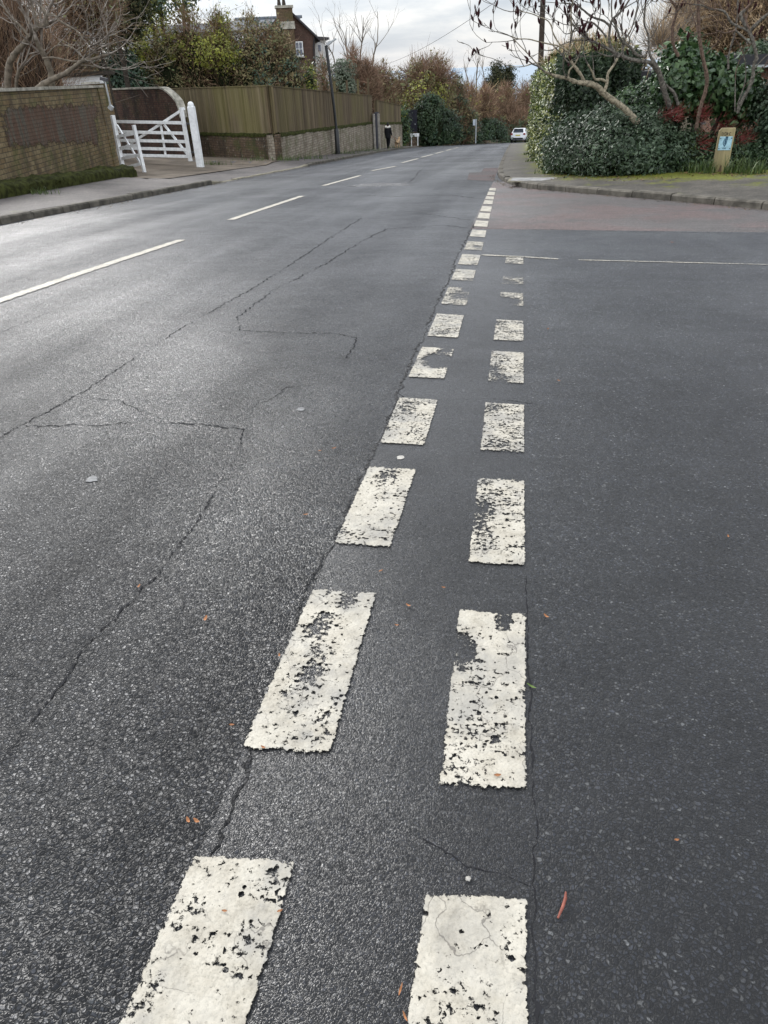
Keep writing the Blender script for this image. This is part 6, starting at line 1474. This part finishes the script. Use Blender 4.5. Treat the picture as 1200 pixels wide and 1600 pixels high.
# grass clumps along the back of the pavement
for i, (x, y, n, h, s_, lab) in enumerate(((1085, 269, 70, .28, .22, 'grass clump left of the foot of the marker post'), (1108, 270, 60, .30, .18, 'bright grass clump touching the left side of the marker post'), (1150, 270, 110, .34, .26, 'pale strappy grass clump at the right foot of the marker post'),
        (1178, 271, 80, .30, .24, 'grass clump between the post and the right edge'), (1056, 262, 50, .35, .2, 'thin grass in the shade right of the big shrub'), (1078, 240, 60, .45, .25, 'tall grass blades on the bank above left of the post'), (1192, 240, 60, .6, .2, 'tall upright grass at the right edge of the picture'), (1160, 238, 60, .5, .25, 'dark tall grass on the bank behind the post'))):
    o = tuft(x, y, right_z, n, h, s_, 600+i, 'grass_clump', lab, 'grass', group='grass clumps on the right bank', w=.022)
    if y < 250: o.location.z += .45; o.location.y = min(o.location.y, 18.3)
for i, (x, y, lab) in enumerate(((842, 251, 'bright green weeds at the foot of the clipped hedge'), (868, 270, 'weeds between the hedge foot and the small pale shrub'), (831, 241, 'far yellowish weeds at the hedge foot near the car'))):
    tuft(x, y, right_z, 160, .15, .35, 620+i, 'weeds', lab, 'weeds', group='weeds at the hedge foot', w=.03)
# sumacs
z1 = lambda *a: [(790+x/5.714, y/5.714) for x, y in a]
z2 = lambda *a: [(960+x/5., y/5.) for x, y in a]
B0 = at(992, 200, 18.0); B0[2] = RIGHTZ(B0[0], B0[1])
gS = 'bare sumacs with dark seed heads'
limb_tree('sumac', 'bare sumac with a pale smooth trunk leaning left out of the shrub', 'tree', B0,
    [(z1((1180, 1100), (1105, 1015), (1040, 950), (950, 890), (880, 840), (830, 780), (770, 752), (700, 738)), 17.9, 17.3, .075, .05, 0), (z1((700, 738), (630, 735), (560, 700), (490, 690), (420, 668), (350, 640)), 17.3, 17.0, .045, .02, 3),
     (z1((705, 740), (670, 660), (610, 590), (560, 500), (575, 400)), 17.3, 17.1, .035, .018, 2), (z1((880, 825), (912, 740), (908, 655), (955, 600), (1000, 520)), 17.5, 17.6, .032, .02, 2), (z1((900, 728), (850, 706), (795, 716), (775, 640), (735, 575)), 17.5, 17.2, .028, .014, 2),
     (z1((560, 695), (565, 625), (610, 590), (650, 510)), 17.1, 17.0, .018, .012, 2), (z1((575, 470), (480, 410), (400, 395), (300, 375), (200, 345), (110, 350), (55, 325)), 17.1, 16.7, .016, .008, 3), (z1((350, 640), (270, 560), (200, 480), (120, 400), (55, 330)), 17.0, 16.6, .014, .007, 2),
     (z1((340, 560), (260, 560), (150, 600), (40, 595)), 17.0, 16.7, .012, .006, 2), (z1((560, 490), (430, 330), (400, 190), (300, 150), (230, 120), (110, 95)), 17.1, 16.8, .015, .007, 3), (z1((575, 400), (590, 260), (580, 130), (600, 0), (640, -120)), 17.1, 17.0, .02, .008, 3)],
    M['bark_pale'], M['bark_mid'], 41, cones=64, tw=(.55, .008), sub=(3, .6, 6), up=.10)['group'] = gS
B0 = at(1048, 190, 18.5); B0[2] = RIGHTZ(B0[0], B0[1])
limb_tree('sumac', 'grey bare sumac arching left over the hedge from the ivy clump', 'tree', B0,
    [(z2((440, 900), (430, 820), (395, 740), (370, 640), (340, 540), (300, 488)), 18.4, 17.9, .062, .05, 0), (z2((300, 488), (200, 478), (100, 460), (0, 410), (-60, 375), (-150, 330)), 17.9, 17.4, .042, .022, 5), (z2((500, 820), (470, 720), (400, 670), (360, 600)), 18.3, 18.2, .035, .02, 1),
     (z1((1010, 510), (940, 440), (920, 330), (935, 230), (950, 170), (1040, 100), (1110, -10)), 17.6, 17.5, .036, .016, 4), (z1((930, 230), (870, 180), (800, 165), (740, 130), (680, 75), (600, 30), (540, -60)), 17.5, 17.3, .026, .012, 4), (z1((900, 330), (830, 245), (770, 190), (690, 215), (620, 280)), 17.5, 17.2, .02, .01, 3),
     (z2((240, 440), (180, 440), (120, 360), (50, 320), (20, 230), (-20, 130)), 17.8, 17.5, .034, .014, 4), (z2((310, 480), (280, 440), (265, 370), (270, 280), (225, 180), (240, 60), (260, -80)), 17.9, 17.8, .03, .012, 4), (z1((860, 410), (780, 370), (640, 350), (520, 390)), 17.4, 17.1, .016, .008, 3), (z1((1060, 540), (1030, 380), (1110, 300), (1150, 180), (1180, 40)), 17.7, 17.6, .02, .01, 4)],
    M['bark_mid'], M['bark_mid'], 42, cones=95, tw=(.75, .009), sub=(3, .6, 6), up=.10)['group'] = gS
B0 = at(1092, 200, 17.9); B0[2] = RIGHTZ(B0[0], B0[1])
limb_tree('sumac', 'tall slim reddish sumac stem rising straight in front of the big ivy clump', 'tree', B0,
    [(z2((640, 1000), (660, 890), (690, 780), (722, 680), (722, 580), (690, 450), (670, 350), (655, 150), (655, 0), (660, -150)), 17.8, 17.6, .042, .028, 2), (z2((500, 440), (455, 350), (450, 200), (490, 100), (480, 40), (440, 10), (420, -60)), 18.4, 18.3, .034, .02, 4), (z2((490, 90), (540, 0), (600, -60)), 18.3, 18.2, .024, .012, 3), (z2((720, 420), (800, 340), (840, 280), (880, 150)), 18.6, 18.5, .014, .008, 3)],
    M['bark_red'], M['bark_red'], 43, cones=34, tw=(.8, .009), sub=(2, .6, 7), up=.12)['group'] = gS
B0 = at(1178, 190, 18.0); B0[2] = RIGHTZ(B0[0], B0[1])
limb_tree('sumac', 'forked grey sumac at the right edge with a pale snapped limb', 'tree', B0,
    [(z2((960, 880), (985, 800), (1050, 700), (1085, 600), (1085, 500), (1120, 460), (1085, 330), (1055, 245)), 17.9, 17.7, .035, .035, 1), (z2((1055, 245), (1100, 195), (1150, 150), (1210, 100)), 17.7, 17.6, .035, .028, 2), (z2((1050, 245), (990, 140), (985, 110), (1022, 78)), 17.7, 17.7, .034, .03, 1), (z2((1045, 240), (960, 205), (905, 175), (870, 90), (810, 75), (740, 70), (690, 40), (610, 35)), 17.7, 17.5, .026, .01, 4),
     (z2((1060, 340), (960, 250), (940, 240)), 17.7, 17.5, .02, .016, 1), (z2((890, 540), (890, 420), (945, 260), (965, 100), (965, -60)), 18.2, 18.2, .022, .014, 3), (z2((940, 870), (945, 620)), 17.9, 17.9, .014, .01, 1), (z2((960, 820), (1020, 660), (1030, 540), (1010, 420)), 17.9, 17.9, .014, .01, 2), (z2((1100, 530), (1150, 470), (1230, 400)), 17.7, 17.6, .014, .01, 1)],
    M['bark_mid'], M['bark_red'], 44, cones=20, tw=(.7, .009), sub=(3, .6, 6), up=.10)['group'] = gS
# beech hedge and twigs behind
e = [ELL(1085, -90, 1200, 120, 30, 1.6), ELL(1150, -110, 1300, 110, 29, 1.6), ELL(1035, -20, 1120, 120, 31, 1.4)]
plant('beech', 'tall golden brown beech filling the top right corner', 'tree', e, RIGHTZ, twig=[('golden', 7000, .9, .018, 1.6, .6), ('redbrown', 900, .9, .016, 1.4, .6), ('greytwig', 900, 1.2, .016, 1.6, .5)], leaf=[('golden', 420, 14, .25, .08, .5)], core_mat='core_brown', seed=95, ck=.72, crown='crown', group=gR)
e = [ELL(985, 20, 1070, 120, 27, 1.), ELL(1030, -60, 1110, 100, 28, 1.2)]
plant('tree', 'fine pinkish brown twiggy tree behind the sumacs, left of the golden beech', 'tree', e, RIGHTZ, twig=[('greytwig', 420, 1.5, .014, 1.8, .9), ('golden', 380, 1.5, .013, 1.8, .9)], core_mat=None, seed=96, crown='crown', group=gR)
e = [ELL(872, 76, 930, 150, 29, 1.2), ELL(905, 84, 985, 160, 29, 1.2), ELL(950, 92, 1015, 160, 30, 1.)]
plant('bush', 'olive and brown bush topping the hedge line behind the sumac branches', 'bush', e, RIGHTZ, leaf=[('hedge_top', 330, 16, .2, .10, .5), ('ivy', 140, 14, .2, .09, .5)], twig=[('golden', 1300, .6, .015, 1., .6), ('brown', 800, .7, .015, 1., .6)], seed=97, ck=.75, group=gR)
# leaf litter along the foot of the big shrub
r = np.random.default_rng(77); mb = MB(); V = []; n = 320
for i in range(n):
    x = r.uniform(850, 1200); y = 268+9*math.sin((x-850)/350*PI)+abs(r.normal(0, 4)) if x < 1060 else 270+abs(r.normal(0, 3)); p = gp(x, y, right_z); V.append(p+np.array([0, 0, .012]))
leaves(mb, np.array(V), np.tile([0, 0, 1.], (n, 1)), .045, .6, 78, .35, 0); mb.build('leaf_litter', leafmat('brown_litter', [(.05, .03, .018), (.10, .06, .03), (.15, .09, .045)], .7, .2, 0), kind='stuff')

for nm, fn_, lo, hi, nn_ in (('left', lambda y: xl(y)+.12, 11., 45., 700), ('right', lambda y: xr(y)-.10, 8., 22., 420)):
    r = np.random.default_rng(91); yy = r.uniform(lo, hi, nn_); P = np.array([(fn_(y)+(abs(r.normal(0, .10)) if nm == 'left' else -abs(r.normal(0, .10))), y, prof(y)+.012) for y in yy])
    mb = MB(); leaves(mb, P, np.tile([0, 0, 1.], (nn_, 1)), .035, .55, 92, .3, 0); mb.build('gutter_litter', M['gutter'], kind='stuff')

# ------------------------------------------------------------------ light
SUN_EL, SUN_AZ = math.radians(29), math.radians(-41)          # soft sun behind cloud, ahead and to the left
sd = Vector((math.sin(SUN_AZ)*math.cos(SUN_EL), math.cos(SUN_AZ)*math.cos(SUN_EL), math.sin(SUN_EL)))
sun = bpy.data.lights.new('sun', 'SUN'); sun.energy = 2.8; sun.angle = math.radians(12); sun.color = (1., .975, .94)
so = bpy.data.objects.new('sun', sun); COL.objects.link(so); so.rotation_euler = sd.to_track_quat('Z', 'Y').to_euler()
wd = bpy.data.worlds.new('World'); sc.world = wd; wd.use_nodes = True; nt = wd.node_tree; n = N(nt)
for k in list(nt.nodes): nt.nodes.remove(k)
sky = n.node('ShaderNodeTexSky', sky_type='NISHITA'); sky.sun_disc = False; sky.sun_elevation = SUN_EL; sky.sun_rotation = SUN_AZ
b1 = n.node('ShaderNodeBackground'); n.link(sky.outputs[0], b1.inputs[0]); b1.inputs[1].default_value = .10
v = n.node('ShaderNodeTexCoord').outputs['Generated']; s = n.xyz(v)
el = n.math('MAXIMUM', s[2], 0.)
cv = n.comb(n.math('MULTIPLY', s[0], 3.2), n.math('MULTIPLY', s[1], 3.2), n.math('MULTIPLY', s[2], 15.))
c1 = n.noise(cv, 1.5, 6, .55, .5); c2 = n.noise(cv, 4.2, 5, .6)
cl = n.math('ADD', n.math('MULTIPLY', c1, .75), n.math('MULTIPLY', c2, .25))
col = n.ramp(cl, [(.34, (.56, .63, .73)), (.46, (.72, .77, .84)), (.55, (.90, .92, .95)), (.66, (1., 1., 1.))])
grad = n.rng(el, .0, .5, 0., 1., False)
up = n.math('ADD', .97, n.math('MULTIPLY', grad, .45))
up = n.math('ADD', up, n.math('MULTIPLY', n.rng(s[1], .25, -.6), 1.25))          # added fill: unseen sky behind the viewer brightened for camera-facing surfaces
dp_ = n.node('ShaderNodeVectorMath', operation='DOT_PRODUCT'); n.link(v, dp_.inputs[0]); dp_.inputs[1].default_value = sd
up = n.math('ADD', up, n.math('MULTIPLY', n.math('POWER', n.math('MAXIMUM', dp_.outputs['Value'], 0.), 10.), 1.5))      # cloud glowing round the hidden sun
b2 = n.node('ShaderNodeBackground'); n.link(col, b2.inputs[0]); n.link(up, b2.inputs[1])
mx = n.node('ShaderNodeMixShader'); mx.inputs[0].default_value = .86
n.link(b1.outputs[0], mx.inputs[1]); n.link(b2.outputs[0], mx.inputs[2])
wo = n.node('ShaderNodeOutputWorld'); n.link(mx.outputs[0], wo.inputs[0])
sc.view_settings.view_transform = 'Standard'; sc.view_settings.look = 'None'; sc.view_settings.exposure = 0; sc.view_settings.gamma = 1
sc.cycles.max_bounces = 5; sc.cycles.transparent_max_bounces = 8; sc.cycles.diffuse_bounces = 2; sc.cycles.use_denoising = True; sc.cycles.denoiser = 'OPENIMAGEDENOISE'; sc.cycles.denoising_input_passes = 'RGB_ALBEDO_NORMAL'
